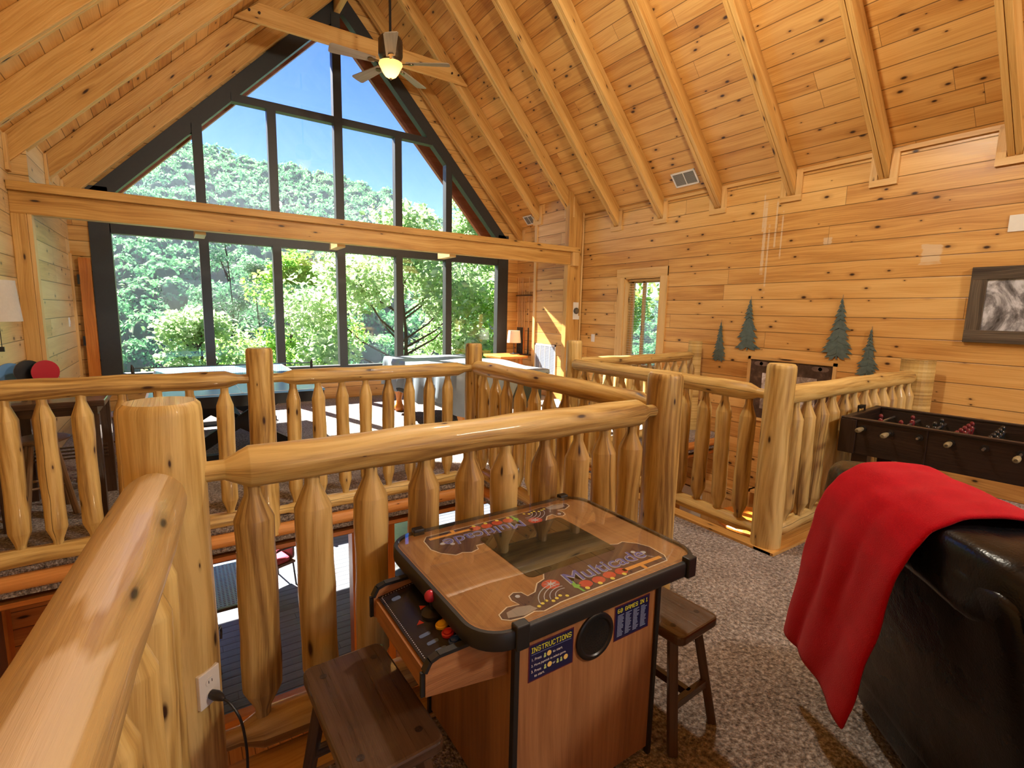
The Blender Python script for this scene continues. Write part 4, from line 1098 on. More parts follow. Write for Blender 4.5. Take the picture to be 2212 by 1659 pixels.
def plate(name, loc, n_, wy, wz, label, cat, rocker=True):
    t = thing(name, label, cat, loc)
    MB().box((min(0,n_*.008),-wy/2,-wz/2),(max(0,n_*.008),wy/2,wz/2)).build('plate', M['white'], t, bevel=.002)
    if rocker: MB().box((min(n_*.006,n_*.013),-.012,-.025),(max(n_*.006,n_*.013),.012,.025)).build('rocker', M['white'], t, bevel=.002)
    return t
plate('light_switch', (XR,6.70,1.185), -1, .085, .135, 'white light switch left of the narrow right wall window', 'switch')
plate('blank_switch_plate', (XR,1.335,2.48), -1, .125, .145, 'blank white wall plate above the rustic framed picture', 'wall plate', False)
plate('light_switch', (-1.15,8.55,1.36), 1, .075, .12, 'pale light switch on the left wall near the big window', 'switch')

# ------------------------------------------------------------------ metal pine trees on the right wall
M['tree_metal'] = plain('painted_metal_green', (.105,.15,.14), .5, var=.5, scale=22, metal=.2)
def metal_tree(yc, z0, z1, hw, label, seed):
    t = thing('wall_art_tree', label, 'wall decoration', (XR-.012,yc,z0), 0, 'metal pine trees on the right wall')
    H = z1-z0; rg = random.Random(seed); b = MB()
    b.tube([(0,0,0),(0,.0,H)], [.011,.002], 6); 
    tiers = 13
    for k in range(tiers):
        f = k/tiers; z = H*(.10+.88*f); ww = hw*(1-f)**.85*rg.uniform(.82,1.12)
        for s in (-1,1):
            wv = ww*rg.uniform(.8,1.1); dr = H*.075*(1-f*.5)*rg.uniform(.8,1.25); th_ = H*.045*(1-f*.55)
            # drooping branch: three pointed sprays
            for q, (l_, d_, o_) in enumerate(((1,1,0),(.62,1.45,-.2),(.78,.55,.25))):
                tip = (s*wv*l_, z-dr*d_)
                base0 = (0, z+th_*(1+o_)); base1 = (0, z-th_*(.5-o_)); mid = (s*wv*l_*.55, z-dr*d_*.25+th_*.7)
                poly = [base1, (s*wv*l_*.5, z-dr*d_*.72-th_*.35), tip, mid, base0]
                xo = -.006-.010*rg.random()
                b.prism(ccw(poly), .004, Matrix(((0,0,1,xo),(1,0,0,0),(0,1,0,0),(0,0,0,1))))
    b.build('branches', M['tree_metal'], t)
metal_tree(4.15,1.01,1.57,.115,'smallest metal pine tree, beside the split post by the window railing',1)
metal_tree(3.75,1.18,1.88,.16,'second metal pine tree from the window, above the dark framed picture',2)
metal_tree(2.67,1.16,1.88,.175,'largest metal pine tree, in the middle of the right wall',3)
metal_tree(2.35,1.00,1.54,.12,'low metal pine tree directly above the stair railing end',4)

# ------------------------------------------------------------------ framed pictures
def photo_mat(name, stops, scale, dist):
    n = NT(name); tc = n.n('ShaderNodeTexCoord').outputs['Object']
    t1 = n.n('ShaderNodeTexNoise', inp={'Vector':tc,'Scale':scale,'Detail':7.0,'Roughness':.65,'Distortion':dist}).outputs[0]
    n.principled(n.ramp(t1, stops), .25); return n.m
pc1 = thing('framed_picture', 'dark matted picture in a thin brown frame behind the stair railing', 'picture', (XR,3.18,.70))
b = MB(); w, h = .53, .41
for (a, c) in (((-.03,-w,-h),(-.001,w,-h+.035)),((-.03,-w,h-.035),(-.001,w,h)),((-.03,-w,-h),(-.001,-w+.035,h)),((-.03,w-.035,-h),(-.001,w,h))): b.box(a,c)
b.build('frame', M['trim'], pc1)
MB().box((-.012,-w+.03,-h+.03),(-.002,w-.03,h-.03)).build('mat_board', photo_mat('stone_mat', [(.3,(.035,.02,.018)),(.55,(.075,.045,.035)),(.75,(.16,.10,.075))], 9.0, .3), pc1)
b = MB()
for s in (-1,1):
    for q in (0,1):
        b.prism([((w-.14-.07*q)*s+.06*math.cos(i*PI/6), h-.085+.03*math.sin(i*PI/6)) for i in range(12)], .004, Matrix(((0,0,1,-.016),(1,0,0,0),(0,1,0,0),(0,0,0,1))))
b.build('mat_pebble', photo_mat('pebble', [(.3,(.10,.06,.05)),(.7,(.22,.15,.12))], 14.0, 0), pc1)
MB().box((-.016,-.33,-.25),(-.011,.33,.21)).build('print', photo_mat('cabin_photo', [(.35,(.05,.035,.035)),(.5,(.35,.28,.24)),(.62,(.8,.8,.85))], 4.0, .8), pc1)
pc2 = thing('framed_picture', 'black and white picture in a weathered plank frame below the blank plate', 'picture', (XR,1.09,1.765))
b = MB(); w, h = .50, .345
for (a, c, g) in (((-.04,-w,-h),(-.001,w,-h+.115),'y'),((-.04,-w,h-.115),(-.001,w,h),'y'),((-.038,-w,-h+.1),(-.001,-w+.115,h-.1),'z'),((-.038,w-.115,-h+.1),(-.001,w,h-.1),'z')): b.box(a,c,g)
b.build('frame', M['grey_wood'], pc2, bevel=.004)
MB().box((-.02,-w+.10,-h+.10),(-.004,w-.10,h-.10)).build('print', photo_mat('snow_photo', [(.30,(.03,.028,.03)),(.46,(.22,.22,.24)),(.58,(.62,.64,.70)),(.75,(.92,.93,.96))], 3.2, 1.6), pc2)

# ------------------------------------------------------------------ ceiling vents
def ceil_vent(y0, y1, xa_, xb_, label):
    xm = (xa_+xb_)/2; zm = zrb(xm)+DZ
    t = thing('ceiling_vent', label, 'vent', (xm,(y0+y1)/2,zm))
    a = math.atan(SR); s = (xb_-xa_)/2*math.hypot(1,SR); l = (y1-y0)/2
    Mr = Matrix.Rotation(a,4,'Y')
    b = MB(); t_ = .022
    for p, q in (((-s,-l,-.016),(s,-l+t_,-.001)),((-s,l-t_,-.016),(s,l,-.001)),((-s,-l,-.016),(-s+t_,l,-.001)),((s-t_,-l,-.016),(s,l,-.001)),((-s,-.006,-.015),(s,.006,-.001))): b.box(p,q,M=Mr)
    b.build('frame', M['white'], t)
    b = MB()
    for k in range(14): b.box((-s+t_+k*(2*s-2*t_)/14,-l+t_,-.012),(-s+t_+(k+.55)*(2*s-2*t_)/14,l-t_,-.004),M=Mr)
    b.build('louvres', flat((.30,.29,.26)), t)
    MB().box((-s+.01,-l+.01,-.005),(s-.01,l-.01,-.002),M=Mr).build('duct', flat((.10,.10,.09)), t)
ceil_vent(4.60,4.99,5.985,6.135,'white ceiling vent near the bottom of the right roof slope')
ceil_vent(8.44,8.74,6.03,6.17,'small white ceiling vent in the corner above the cue rack')

# ------------------------------------------------------------------ ceiling fan
FX, FY, FZ = 2.46, 6.6, 4.65
fan = thing('ceiling_fan', 'dark bronze ceiling fan with five pale wooden blades and lit amber bowl', 'ceiling fan', (FX,FY,FZ))
MB().tube([(0,0,.36),(0,0,1.78)], .016, 10).build('rod', M['black'], fan)
MB().lathe([(.001,.40),(.05,.385),(.13,.345),(.152,.31),(.152,.14),(.14,.11),(.10,.09),(.09,.06)], seg=28).build('motor_housing', plain('aged_bronze', (.10,.075,.05), .35, .7, var=.6, scale=12), fan)
MB().lathe([(.06,.07),(.10,.06),(.125,.045)], seg=24).build('light_fitter', M['brass'], fan)
bowl_m = NT('amber_bowl')
_tr = bowl_m.n('ShaderNodeBsdfTranslucent', inp={'Color':(.72,.46,.18,1)}); _gl = bowl_m.n('ShaderNodeBsdfTransparent', inp={'Color':(1,.86,.62,1)})
_e = bowl_m.n('ShaderNodeEmission', inp={'Color':(1,.66,.28,1),'Strength':.40})
_m = bowl_m.n('ShaderNodeMixShader', inp={0:.05,1:_tr.outputs[0],2:_gl.outputs[0]}); _a = bowl_m.n('ShaderNodeAddShader', inp={0:_m.outputs[0],1:_e.outputs[0]})
bowl_m.t.links.new(_a.outputs[0], bowl_m.out.inputs[0])
MB().lathe([(.150,.045),(.148,.03),(.125,-.01),(.105,-.05),(.10,-.06),(.07,-.10),(.03,-.125),(.015,-.132),(.0001,-.135)], seg=28, caps=False).build('glass_bowl', bowl_m.m, fan)
MB().lathe([(.02,-.122),(.014,-.135),(.010,-.147),(.0001,-.152)], seg=12).build('finial', M['brass'], fan)
for a in (176, 35, -33, -110, 107):
    Rz = Matrix.Translation((0,0,.045)) @ Matrix.Rotation(math.radians(a),4,'Z') @ Matrix.Rotation(.20,4,'X')
    bl = MB().prism([(.20,-.055),(.72,-.085),(.745,-.07),(.75,.0),(.745,.07),(.72,.085),(.20,.055),(.185,0)], .008, Rz, grain=0).build('blade', M['blade'], fan)
    ir = MB().bar((.09,0,-.005),(.26,0,-.005), .03,.008, off=(0,0)); ir.lathe([(.035,-.012),(.035,-.002)], (.255,0,0), 14)
    ir.v = [tuple(Rz @ Vector(p)) for p in ir.v]; ir.build('blade_iron', M['brass'], fan)

fan2 = dup(fan, (2.55,2.6,4.72), .4, 'second ceiling fan with lit amber bowl, nearer the photographer above the railings')

# ------------------------------------------------------------------ left: pub table, stools, paddles, wall lamp
pt = thing('pub_table', 'tall dark wooden pub table by the left wall behind the log railing', 'table', (-.80,5.05,0))
MB().box((-.33,-.44,.865),(.33,.44,.91),'x').build('tabletop', M['dark_wood'], pt, bevel=.005)
MB().box((-.28,-.38,.80),(.28,.38,.865),'y').build('apron', M['dark_wood'], pt)
for sx in (-1,1):
    for sy in (-1,1): MB().box((sx*.25-.035,sy*.34-.035,0),(sx*.25+.035,sy*.34+.035,.80),'z').build('leg', M['dark_wood'], pt)
b = MB()
for k in range(4): b.bar((-.25,.30,.33+k*.03),(.25,.30,.33+k*.03), .014,.014)
b.build('foot_rail', M['dark_wood'], pt)
stool_w = wood('stool_wood', (.36,.22,.11),(.26,.15,.07),(.15,.08,.035), knots=0, rough=.35)
def bar_stool(loc, rz, label, h=.60):
    t = thing('bar_stool', label, 'stool', loc, rz, 'round bar stools at the pub table')
    MB().lathe([(.0001,h-.035),(.13,h-.035),(.165,h-.02),(.17,h-.008),(.155,h),(.0001,h-.004)], seg=24).build('seat', stool_w, t)
    P = []
    for k in range(4):
        a = PI/4+k*PI/2; p, q = Vector((.09*math.cos(a),.09*math.sin(a),h-.03)), Vector((.20*math.cos(a),.20*math.sin(a),0)); P.append((p,q))
        MB().tube([p,q], [.018,.022], 8).build('leg', stool_w, t)
    for k in range(4):
        f = .42+.14*(k%2); a = P[k][1]+(P[k][0]-P[k][1])*f; c = P[(k+1)%4][1]+(P[(k+1)%4][0]-P[(k+1)%4][1])*f
        MB().tube([a,c], .010, 6).build('stretcher', stool_w, t)
bar_stool((-.90,4.99,0), .3, 'round bar stool pushed under the near edge of the pub table')
bar_stool((-.62,5.80,0), .9, 'round bar stool at the far side of the pub table towards the tennis table')
def paddle(loc, rz, tilt, face, label):
    t = thing('table_tennis_paddle', label, 'paddle', loc, rz, 'table tennis paddles on the pub table'); t.rotation_euler = (tilt[0],tilt[1],rz)
    P = [(.083*math.cos(2*PI*i/28), .088*math.sin(2*PI*i/28)+.175) for i in range(28)]
    MB().prism(P, .006, Matrix(((1,0,0,0),(0,0,-1,.003),(0,1,0,0),(0,0,0,1)))).build('blade', stool_w, t)
    for yy, m in ((-.003,face),(.006,M['black'])):
        MB().prism(P, .003, Matrix(((1,0,0,0),(0,0,-1,yy),(0,1,0,0),(0,0,0,1)))).build('rubber_sheet', m, t)
    MB().box((-.014,-.012,0),(.014,.012,.10),'z').build('handle', stool_w, t, bevel=.004)
paddle((-.855,5.02,.912), .45, (0,.10), flat((.42,.012,.03),.35), 'red table tennis paddle standing upright on the pub table')
paddle((-.92,5.08,.912), .45, (0,-.12), M['black'], 'black table tennis paddle standing behind the red one')
paddle((-.97,5.20,.912), .45, (0,-.55), flat((.12,.30,.60),.35), 'blue table tennis paddle leaning out left behind the black one')
wl = thing('wall_lamp', 'wall lamp with grey linen shade and pull chain on the left wall', 'lamp', (XL,5.0,1.45))
MB().lathe([(.06,0),(.06,.02),(.02,.03)], seg=16, M=Matrix.Rotation(PI/2,4,'Y')).build('back_plate', M['black'], wl)
MB().tube([(.02,0,0),(.12,0,.0),(.17,0,.03),(.19,0,.12)], .010, 8).build('arm', M['black'], wl)
MB().lathe([(.185,.012),(.165,.300),(.16,.300),(.18,.012)], (.19,0,0), 28, caps=False).build('lamp_shade', plain('grey_linen', (.55,.54,.50), .85, var=.08, scale=60), wl)
MB().tube([(.25,0,.10),(.25,0,-.17)], .0025, 6).box((.238,-.008,-.205),(.262,.008,-.17)).build('pull_chain', M['black'], wl)
# door standing open at the end of the left wall
d1 = thing('door_1', None, None, (-1.02,W-.075,0)); d1['kind'] = 'structure'; d1['label'] = 'orange wooden door edge with black hinges left of the big window'
MB().box((-.045,-.02,0),(.085,.045,2.22),'z',off=(2,0)).build('jamb', M['orange'], d1)
MB().box((-.13,-.08,0),(-.10,-.05,2.26),'z').build('casing', M['trim'], d1)
for z in (1.86,1.02): MB().box((-.070,-.03,z),(-.044,-.012,z+.13)).build('hinge', M['black'], d1)
# ------------------------------------------------------------------ lower storey seen through the openings
YL = 5.35
b = MB().box((XL,BACK,LOW-.2),(XR,YL+.1,LOW))
struct('floor_lower', b, wood('lower_floor_boards', (.60,.30,.09),(.48,.2,.05),(.33,.12,.025), plank=.11, length=1.4, knots=.15, perobj=False))
b = MB()
for (x0,x1,z0,z1) in ((XL,-.75,LOW,-.27),(1.56,1.88,LOW,-.27),(3.7,XR,LOW,-.27),(-.75,1.56,-.6,-.27),(1.88,3.7,-.6,-.27)):
    b.box((x0,YL,z0),(x1,YL+.15,z1),'x',off=(0,0))
struct('wall_front_lower', b, M['siding'])
struct('ceiling_lower', MB().box((XL,4.12,-.30),(XR,W,-.262),'x',off=(0,0)).box((-.1,BACK,-.30),(XR,1.78,-.262),'x',off=(0,0)), M['siding'])
def glazed(name, x0, x1, z0, z1, label, mids=()):
    t = thing(name, None, None, (0,YL,0)); t['kind'] = 'structure'; t['label'] = label
    f = MB(); w = .085
    for x in (x0, x1-w): f.box((x,-.03,z0),(x+w,.12,z1),'z')
    for x in mids: f.box((x-w/2,-.03,z0),(x+w/2,.12,z1),'z')
    f.box((x0,-.03,z1-w),(x1,.12,z1),'x').box((x0,-.03,z0),(x1,.12,z0+.16),'x').box((x0,-.06,z0),(x1,-.03,z0+.07),'x').box((x0,-.045,z0+.16),(x1,-.03,z0+.185),'x')
    f.build('frame', M['orange'], t)
    MB().box((x0+w,.05,z0+.14),(x1-w,.056,z1-w)).build('pane', M['glass'], t)
glazed('window_3', -.75, 1.56, LOW, -.55, 'orange framed patio door of the lower storey')
glazed('window_4', 1.88, 3.7, LOW, -.55, 'second orange framed patio door of the lower storey')
d2 = thing('door_2', None, None, (XL,4.75,LOW)); d2['kind'] = 'structure'; d2['label'] = 'brown door with orange casing low on the left wall'
MB().box((.0,-.42,0),(.03,.42,2.05),'z').build('leaf', wood('brown_door', (.20,.10,.06),(.14,.065,.04),(.08,.035,.02), knots=0), d2)
MB().box((0,.42,0),(.05,.55,2.15),'z').box((0,-.55,0),(.05,-.42,2.15),'z').box((0,-.55,2.05),(.05,.55,2.17),'y').build('casing', M['orange'], d2)
# ledge with odds and ends in the stair opening
lg = thing('wall_ledge', 'long pale ledge along the wall inside the stair opening', 'ledge', (XR,3.4,-.80))
MB().box((-.16,-1.5,-.02),(0,1.9,.08),'y').build('board', M['trim'], lg)
MB().box((-.14,-1.5,-1.95),(-.12,.75,-.02),'z').build('panel', M['trim'], lg)
MB().box((-.135,.76,-1.95),(-.11,1.12,-.05)).build('white_panel', M['white'], lg)
ct = thing('round_table', 'round orange wooden table deep in the stair opening', 'table', (5.35,2.95,LOW))
MB().lathe([(.0001,2.02),(.40,2.02),(.42,2.04),(.42,2.06),(.40,2.08),(.0001,2.08)], seg=32).build('tabletop', M['orange'], ct)
MB().lathe([(.25,0),(.25,.05),(.07,.1),(.06,2.02)], seg=16).build('pedestal', M['orange'], ct)
sf = thing('wooden_shelf', 'small open wooden shelf behind the round orange table', 'shelf', (5.95,2.95,LOW))
b = MB()
for z in (1.0,1.5,1.85,2.2): b.box((-.12,-.4,z),(.12,.4,z+.03),'y')
for y in (-.4,.37): b.box((-.12,y,0),(.12,y+.03,2.23),'z')
b.build('frame', M['trim'], sf)
ln = thing('lantern', 'black lantern standing on the small wooden shelf', 'lantern', (5.92,3.1,LOW+2.235))
MB().box((-.06,-.06,0),(.06,.06,.02)).box((-.06,-.06,.18),(.06,.06,.2)).box((-.055,-.055,.02),(-.045,-.045,.18)).box((.045,.045,.02),(.055,.055,.18)).box((-.055,.045,.02),(-.045,.055,.18)).box((.045,-.055,.02),(.055,-.045,.18)).lathe([(.06,.2),(.02,.25),(.01,.28)], seg=12).build('cage', M['black'], ln)

# ------------------------------------------------------------------ deck outside the lower storey
DZ_ = LOW-.03
struct('deck', MB().box((-4,YL+.16,DZ_-.1),(8,10.9,DZ_),'x',off=(0,0)), wood('deck_boards', (.15,.17,.21),(.11,.13,.165),(.06,.07,.09), plank=.14, length=3.2, knots=.1, rough=.5, perobj=False, seam=.03))
dr = thing('deck_railing', 'pale wooden railing of flat boards along the outer deck edge', 'railing', (0,10.7,DZ_))
rl = plain('weathered_rail', (.62,.62,.60), .6)
for x in (-3,-1,1,3,5,7): MB().box((x-.05,-.05,0),(x+.05,.05,1.0),'z').build('post', rl, dr)
for z in (.15,.38,.61,.84): MB().box((-4,-.02,z),(8,.02,z+.12),'x').build('board', rl, dr)
MB().box((-4,-.08,1.0),(8,.08,1.04),'x').build('cap_rail', rl, dr)
def perforated():
    n = NT('perforated_teal_metal'); tc = n.n('ShaderNodeTexCoord').outputs['Object']
    v = n.n('ShaderNodeTexVoronoi', voronoi_dimensions='2D', inp={'Vector':tc,'Scale':22.0,'Randomness':0.0}).outputs['Distance']
    k = n.n('ShaderNodeMapRange', inp={0:v,1:.30,2:.36,3:1.0,4:0.0}).outputs[0]
    n.principled(n.mix(k,(.30,.72,.85),(.02,.05,.08)), .35); return n.m
M['perf'] = perforated()
pt2 = thing('patio_table', 'teal perforated metal patio table on the deck', 'table', (.15,7.2,DZ_))
MB().prism(rrect(-.5,-.62,.42,.55,.06,4), .02, Matrix.Translation((0,0,.75))).build('tabletop', M['perf'], pt2)
MB().box((-.48,-.60,.70),(.40,-.57,.75)).box((-.48,.50,.70),(.40,.53,.75)).box((.37,-.6,.70),(.40,.53,.75)).build('apron', M['frame'], pt2)
for sx, sy in ((-.45,-.55),(.37,-.55),(-.45,.48),(.37,.48)): MB().tube([(sx,sy,0),(sx,sy,.72)], .02, 8).build('leg', M['frame'], pt2)
wick = plain('brown_wicker', (.16,.07,.045), .7, var=.5, scale=120)
red_c = plain('red_cushion', (.55,.05,.10), .8)
def patio_chair(loc, rz, label):
    t = thing('patio_chair', label, 'chair', loc, rz, 'patio chairs on the deck')
    MB().box((-.26,-.25,.38),(.26,.25,.42)).build('seat', wick, t)
    MB().prism(rrect(-.26,0,.26,.5,.1,5), .03, Matrix.Translation((0,.24,.42)) @ Matrix.Rotation(PI/2+.0,4,'X')).build('backrest', wick, t)
    for s in (-1,1):
        MB().tube([(s*.28,.24,.66),(s*.29,0,.68),(s*.29,-.22,.64),(s*.285,-.27,.55),(s*.29,-.22,.48)], .014, 8).build('armrest', M['frame'], t)
        for q in (-1,1): MB().tube([(s*.24,q*.22,.40),(s*.26,q*.25,0)], .014, 8).build('leg', M['frame'], t)
    mb = MB(); superbox(mb, (0,0,.455), (.24,.23,.045), .45, (24,10)); mb.build('cushion', red_c, t)
patio_chair((-.12,6.25,DZ_), 2.9, 'brown wicker patio chair at the near side of the teal table')
patio_chair((1.02,8.25,DZ_), -1.2, 'patio chair with red cushion right of the teal table')
pt3 = thing('patio_table', 'round glass topped patio table near the deck railing on the right', 'table', (2.95,7.6,DZ_))
MB().lathe([(.0001,.70),(.45,.70),(.46,.71),(.45,.72),(.0001,.72)], seg=32).build('tabletop', plain('teal_top', (.25,.48,.50), .15), pt3)
MB().lathe([(.24,0),(.24,.03),(.04,.06),(.035,.70)], seg=14).build('pedestal', M['frame'], pt3)
bn = thing('deck_bench', 'pale slatted bench against the deck railing', 'bench', (2.45,9.9,DZ_))
b = MB()
for k in range(4): b.box((-.6,-.2+k*.11,.42),(.6,-.11+k*.11,.445),'x')
for k in range(3): b.box((-.6,.24,.55+k*.14),(.6,.265,.65+k*.14),'x')
b.build('slats', rl, bn)
b = MB()
for x in (-.55,.5): b.box((x,-.2,0),(x+.05,-.15,.42),'z').box((x,.2,0),(x+.05,.25,.95),'z').box((x,-.2,.37),(x+.05,.25,.42),'y')
b.build('frame', rl, bn)

# unseen slab added under the big window to keep sun off the near deck
struct('deck_sun_block', MB().box((-3,W+.19,-.34),(8,10.25,-.20),'x'), M['siding'])
# ------------------------------------------------------------------ outdoors: forested mountainside
def hill_h(r, az):
    # skyline elevation (tangent) by azimuth from +y towards +x
    pts = [(-40,.24),(-14,.255),(-3,.27),(1,.265),(8,.245),(15,.235),(20,.215),(24,.185),(28,.155),(34,.11),(42,.05),(60,.0)]
    a = math.degrees(az)
    if a <= pts[0][0]: e = pts[0][1]
    elif a >= pts[-1][0]: e = pts[-1][1]
    else:
        for (x0,y0),(x1,y1) in zip(pts[:-1],pts[1:]):
            if x0 <= a <= x1: e = y0+(y1-y0)*(a-x0)/(x1-x0)
    D = 210.0; zt = 1.6+D*e-3
    t = (r-28)/(D-28)
    if t > 1: return zt-(r-D)*.5
    t = max(t, -.2)
    z0 = -16
    return z0+(zt-z0)*(t if t < 0 else (t**1.05))
def terrain():
    V = []; F = []; NR, NA = 40, 48
    for i in range(NR+1):
        r = 12+i*(250-12)/NR
        for k in range(NA+1):
            az = math.radians(-50+k*110/NA)
            V.append((r*math.sin(az), r*math.cos(az), hill_h(r,az)))
    for i in range(NR):
        for k in range(NA):
            a = i*(NA+1)+k; F.append((a,a+NA+1,a+NA+2,a+1))
    o = mesh_np('hill', V, F, plain('forest_floor', (.05,.09,.03), .9, var=.4, scale=.4), smooth=True)
    o['kind'] = 'structure'
terrain()
M['forest'] = leaf_mat('forest_leaves', (.05,.20,.08), (.15,.44,.17), (.40,.70,.28), transl=.45, spec=.15)
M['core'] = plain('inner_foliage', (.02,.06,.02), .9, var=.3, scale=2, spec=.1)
M['leaf_bright'] = leaf_mat('bright_leaves', (.10,.25,.04), (.30,.55,.10), (.62,.78,.25), transl=.55)
M['leaf_pale'] = leaf_mat('pale_leaves', (.14,.27,.11), (.42,.60,.28), (.82,.90,.58), transl=.55)
M['needle'] = leaf_mat('pine_needles', (.05,.12,.08), (.11,.25,.14), (.22,.38,.19), transl=.3)
def crown_cloud(seed, n, leaf):
    rg = np.random.default_rng(seed)
    lob = rg.normal(size=(9,3)); lob /= np.linalg.norm(lob,axis=1)[:,None]; lob[:,2] = np.abs(lob[:,2])*.9-.15
    lob = np.concatenate([lob*.58, [[0,0,.3]]])
    i = rg.integers(0,10,n); d = rg.normal(size=(n,3)); d /= np.linalg.norm(d,axis=1)[:,None]
    d[:,2] = np.where(d[:,2] < -.3, -d[:,2]*.6, d[:,2])
    P = lob[i]+d*(.46*rg.random(n)**.2)[:,None]
    nr = d+rg.normal(size=(n,3))*.55+np.array([0,0,.35]); nr /= np.linalg.norm(nr,axis=1)[:,None]
    a1 = np.cross(nr, rg.normal(size=(n,3))); a1 /= np.linalg.norm(a1,axis=1)[:,None]; a2 = np.cross(nr,a1)
    s = leaf*rg.uniform(.6,1.3,n)[:,None]
    V = np.stack([P-a1*s, P+a2*s*.8+nr*s*.2, P+a1*s, P-a2*s*.8+nr*s*.2],1).reshape(-1,3)
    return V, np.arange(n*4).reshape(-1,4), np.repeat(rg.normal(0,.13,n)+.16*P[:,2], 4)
def forest():
    kinds = [[crown_cloud(s,420,.075) for s in range(4)], [crown_cloud(s+9,170,.115) for s in range(4)], [crown_cloud(s+19,90,.15) for s in range(4)]]
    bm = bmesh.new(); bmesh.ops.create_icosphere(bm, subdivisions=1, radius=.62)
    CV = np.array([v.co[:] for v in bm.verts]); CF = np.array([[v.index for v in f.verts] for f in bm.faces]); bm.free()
    rng = np.random.default_rng(3); VV = []; FF = []; TT = []; n = 0; V2 = []; F2 = []; n2 = 0
    r = 30.0
    while r < 236:
        step = 3.0+.006*r; w = 3.1+.004*r
        na = int(math.radians(70)*r/w)
        for k in range(na):
            az = math.radians(-20)+math.radians(70)*(k+rng.random())/na
            rr = r+rng.uniform(-1.6,1.6); s = rng.uniform(1.7,2.9)*(1+.0012*r)
            if rr < 75 and math.degrees(az) > 24: continue
            P, F, T = kinds[0 if rr < 70 else 1 if rr < 130 else 2][rng.integers(0,4)]
            a = rng.uniform(0,6.28); c, sn = math.cos(a)*s, math.sin(a)*s; zs = s*rng.uniform(.9,1.3)
            o = np.array([rr*math.sin(az), rr*math.cos(az), hill_h(rr,az)+1.2+rng.uniform(-.6,1.5)])
            f = lambda P: np.stack([P[:,0]*c-P[:,1]*sn, P[:,0]*sn+P[:,1]*c, P[:,2]*zs],1)+o
            VV.append(f(P)); FF.append(F+n); n += len(P); TT.append(T+rng.normal(.42,.16))
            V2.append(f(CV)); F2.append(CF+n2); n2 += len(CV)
        r += step
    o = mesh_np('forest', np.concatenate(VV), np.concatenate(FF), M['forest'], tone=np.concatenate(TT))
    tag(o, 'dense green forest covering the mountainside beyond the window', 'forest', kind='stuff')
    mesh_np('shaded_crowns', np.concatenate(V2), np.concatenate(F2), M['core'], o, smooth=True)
forest()
def leaf_tree(name, loc, height, crown, n, leaf, mat, label, cat='tree', seed=1, base=0.35, blobs=26, long=1.7, cf=1.0, group=None):
    """trunk with branches plus thousands of leaves gathered in clumps"""
    rg = np.random.default_rng(seed); t = thing(name, label, cat, loc, 0, group)
    H = height; b = MB()
    pts = [Vector((0.15*math.sin(k*.9+seed), .15*math.cos(k*1.1+seed), H*k/8*.93)) for k in range(9)]
    b.tube(pts, [max(.03,.20*(1-k/9)) for k in range(9)], 8, wob=.1, seed=seed)
    cen = []
    for k in range(blobs):
        a = rg.uniform(0,2*PI); zz = H*(base+(1-base)*rg.random()**.8)
        f = math.sin(PI*min(1,max(.12,(zz/H-base)/(1-base)*.86+.12)))
        rr = crown*f*(.25+.8*math.sqrt(rg.random()))
        c = Vector((rr*math.cos(a), rr*math.sin(a), zz)); cen.append((c, crown*(.26+.2*rg.random())*cf))
        st = Vector((0,0,max(.1,zz-.55*rr-.2*H*.2))); mid = (st+c)/2+Vector((0,0,-.1*rr))
        b.tube([st, mid, c], [.05,.032,.012], 5, seed=k)
    b.build('trunk', M['bark'], t)
    C = np.array([c[0][:] for c in cen]); S = np.array([c[1] for c in cen])
    idx = rg.integers(0, blobs, n); d = rg.normal(size=(n,3)); d /= np.linalg.norm(d,axis=1)[:,None]
    rad = rg.random(n)**.45
    P = C[idx]+d*(rad*S[idx])[:,None]*np.array([1,1,.75])
    a1 = rg.normal(size=(n,3)); a1[:,2] = a1[:,2]*.6-.25; a1 /= np.linalg.norm(a1,axis=1)[:,None]
    a2 = np.cross(a1, rg.normal(size=(n,3))); a2 /= np.linalg.norm(a2,axis=1)[:,None]
    nn = np.cross(a1,a2)
    s = leaf*rg.uniform(.6,1.25,n)[:,None]
    V = np.stack([P-a1*s*long*.5, P+a2*s*.5+nn*s*.12, P+a1*s*long*.5, P-a2*s*.5+nn*s*.12],1).reshape(-1,3)
    F = np.arange(n*4).reshape(-1,4)
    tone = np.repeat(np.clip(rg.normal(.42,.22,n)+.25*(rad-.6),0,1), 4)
    o = mesh_np('foliage', V, F, mat, t, tone=tone); 
    return t
tt = [((7.4,19.0,-9.5), 14.6, 3.9, 15000, .155, 'leaf_pale', 'big pale leafy tree filling the lower middle panes of the window', 3),
      ((14.2,21.5,-10.5), 19.5, 3.7, 19000, .165, 'leaf_pale', 'tall bright leafy tree rising into the upper right panes', 4),
      ((11.2,15.2,-9.0), 12.6, 3.0, 10000, .135, 'leaf_bright', 'vivid yellow green tree close outside the right end of the window', 5),
      ((4.6,26.0,-13.0), 16.5, 3.6, 9500, .165, 'leaf_bright', 'mid green tree left of the big pale leafy tree', 6),
      ((.6,22.0,-12.0), 13.6, 2.6, 7000, .15, 'leaf_pale', 'small pale leafy tree top at the bottom left pane', 7),
      ((17.0,22.0,-10.0), 17.0, 4.5, 13000, .165, 'leaf_bright', 'broad green tree beyond the right edge of the window', 8)]
for loc, H, cr, n, lf, mt, lab, sd in tt:
    leaf_tree('leafy_tree', loc, H, cr, n, lf, M[mt], lab, seed=sd, group='trees close outside the big window')
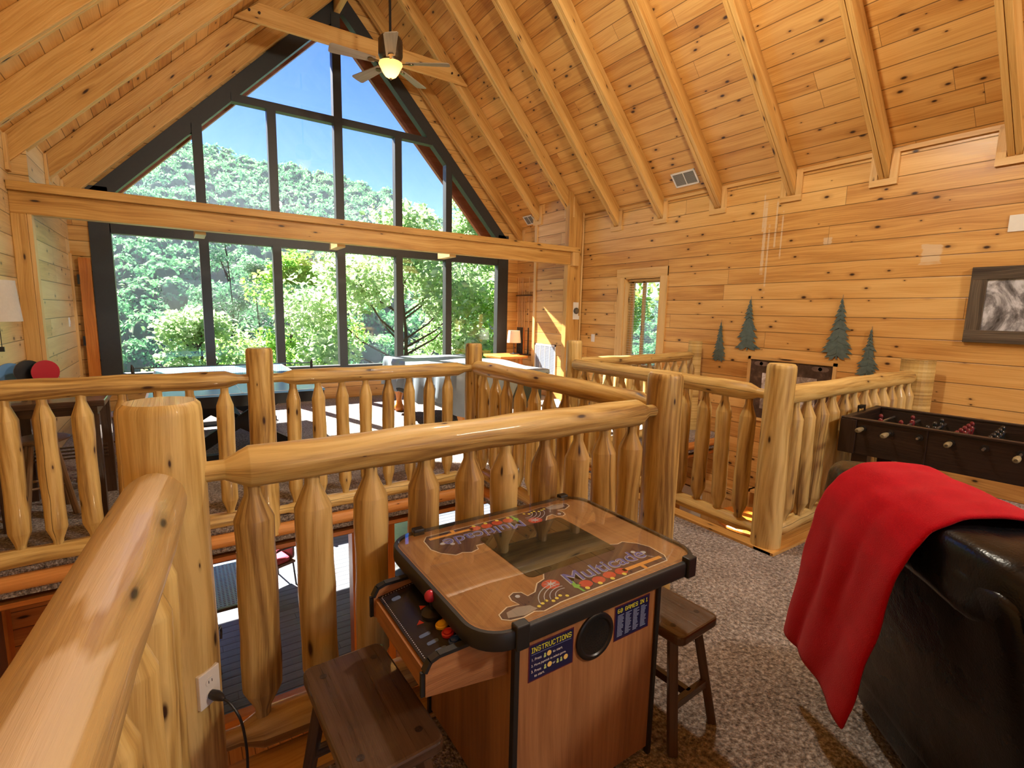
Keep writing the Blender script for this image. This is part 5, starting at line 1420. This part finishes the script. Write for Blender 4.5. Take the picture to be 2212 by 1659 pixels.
for loc, H, lab, sd in (((2.6,33.0,-14.0), 19.5, 'slim dark pine with bare trunk in the second window pane', 21), ((4.3,35.0,-14.0), 18.0, 'thinner pine standing right of the slim dark pine', 22)):
    leaf_tree('pine_tree', loc, H, 2.6, 7000, .05, M['needle'], lab, seed=sd, base=.42, blobs=30, long=5.0, cf=.7, group='pines close outside the big window')
leaf_tree('leafy_tree', (14.5,7.0,-6), 12.5, 4.2, 12000, .17, M['leaf_bright'], 'leafy tree outside the narrow right wall window', seed=31, group='trees close outside the right window')

# thin summer haze over the valley
def haze():
    n = NT('valley_haze')
    v = n.n('ShaderNodeVolumeScatter', inp={'Color':(.66,.85,1,1),'Density':.0009,'Anisotropy':.25})
    n.t.links.new(v.outputs[0], n.out.inputs['Volume'])
    o = MB().box((-160,26,-40),(260,215,26)).build('haze', n.m); o['kind'] = 'stuff'
    o['label'] = 'thin bluish summer haze over the forested valley'; o['category'] = 'haze'
haze()
lamp('fan_light', (2.46,6.6,4.60), 2.2, (1,.70,.36), .04)
lamp('fan_light_rear', (2.55,2.6,4.46), 185, (1,.91,.74), .12); lamp('rear_fill', (4.2,-2.6,4.0), 290, (1,.95,.84), .25); lamp('lower_fill', (1.2,1.1,-.85), 45, (1,.85,.62), .1)  # the last two are unseen fill lamps, added to brighten both storeys

def added_pendant(loc, ztop, label):  # made-up fitting for the unseen fill lamps
    t = thing('fill_pendant', label, 'lamp', loc)
    MB().tube([(0,0,.30),(0,0,ztop-loc[2])], .008, 8).build('cord', M['black'], t)
    MB().lathe([(.10,.27),(.06,.30),(.03,.34),(.0001,.35)], seg=18).build('cap', M['brass'], t)
added_pendant((4.2,-2.6,4.0), zrb(4.2)+DZ, 'added fill lamp hanging from the right roof slope behind the photographer')
added_pendant((1.2,1.1,-.85), -.30, 'added fill lamp under the loft floor in the lower storey')
SC.view_settings.view_transform = 'Standard'; SC.view_settings.look = 'None'
SC.view_settings.exposure = 0.6; SC.view_settings.gamma = 1.0; SC.view_settings.use_curve_mapping = False
cy = SC.cycles
cy.use_denoising = True
cy.max_bounces = 8; cy.diffuse_bounces = 4; cy.glossy_bounces = 3; cy.transmission_bounces = 4; cy.transparent_max_bounces = 12
cy.caustics_reflective = False; cy.caustics_refractive = False; cy.sample_clamp_indirect = 6.0
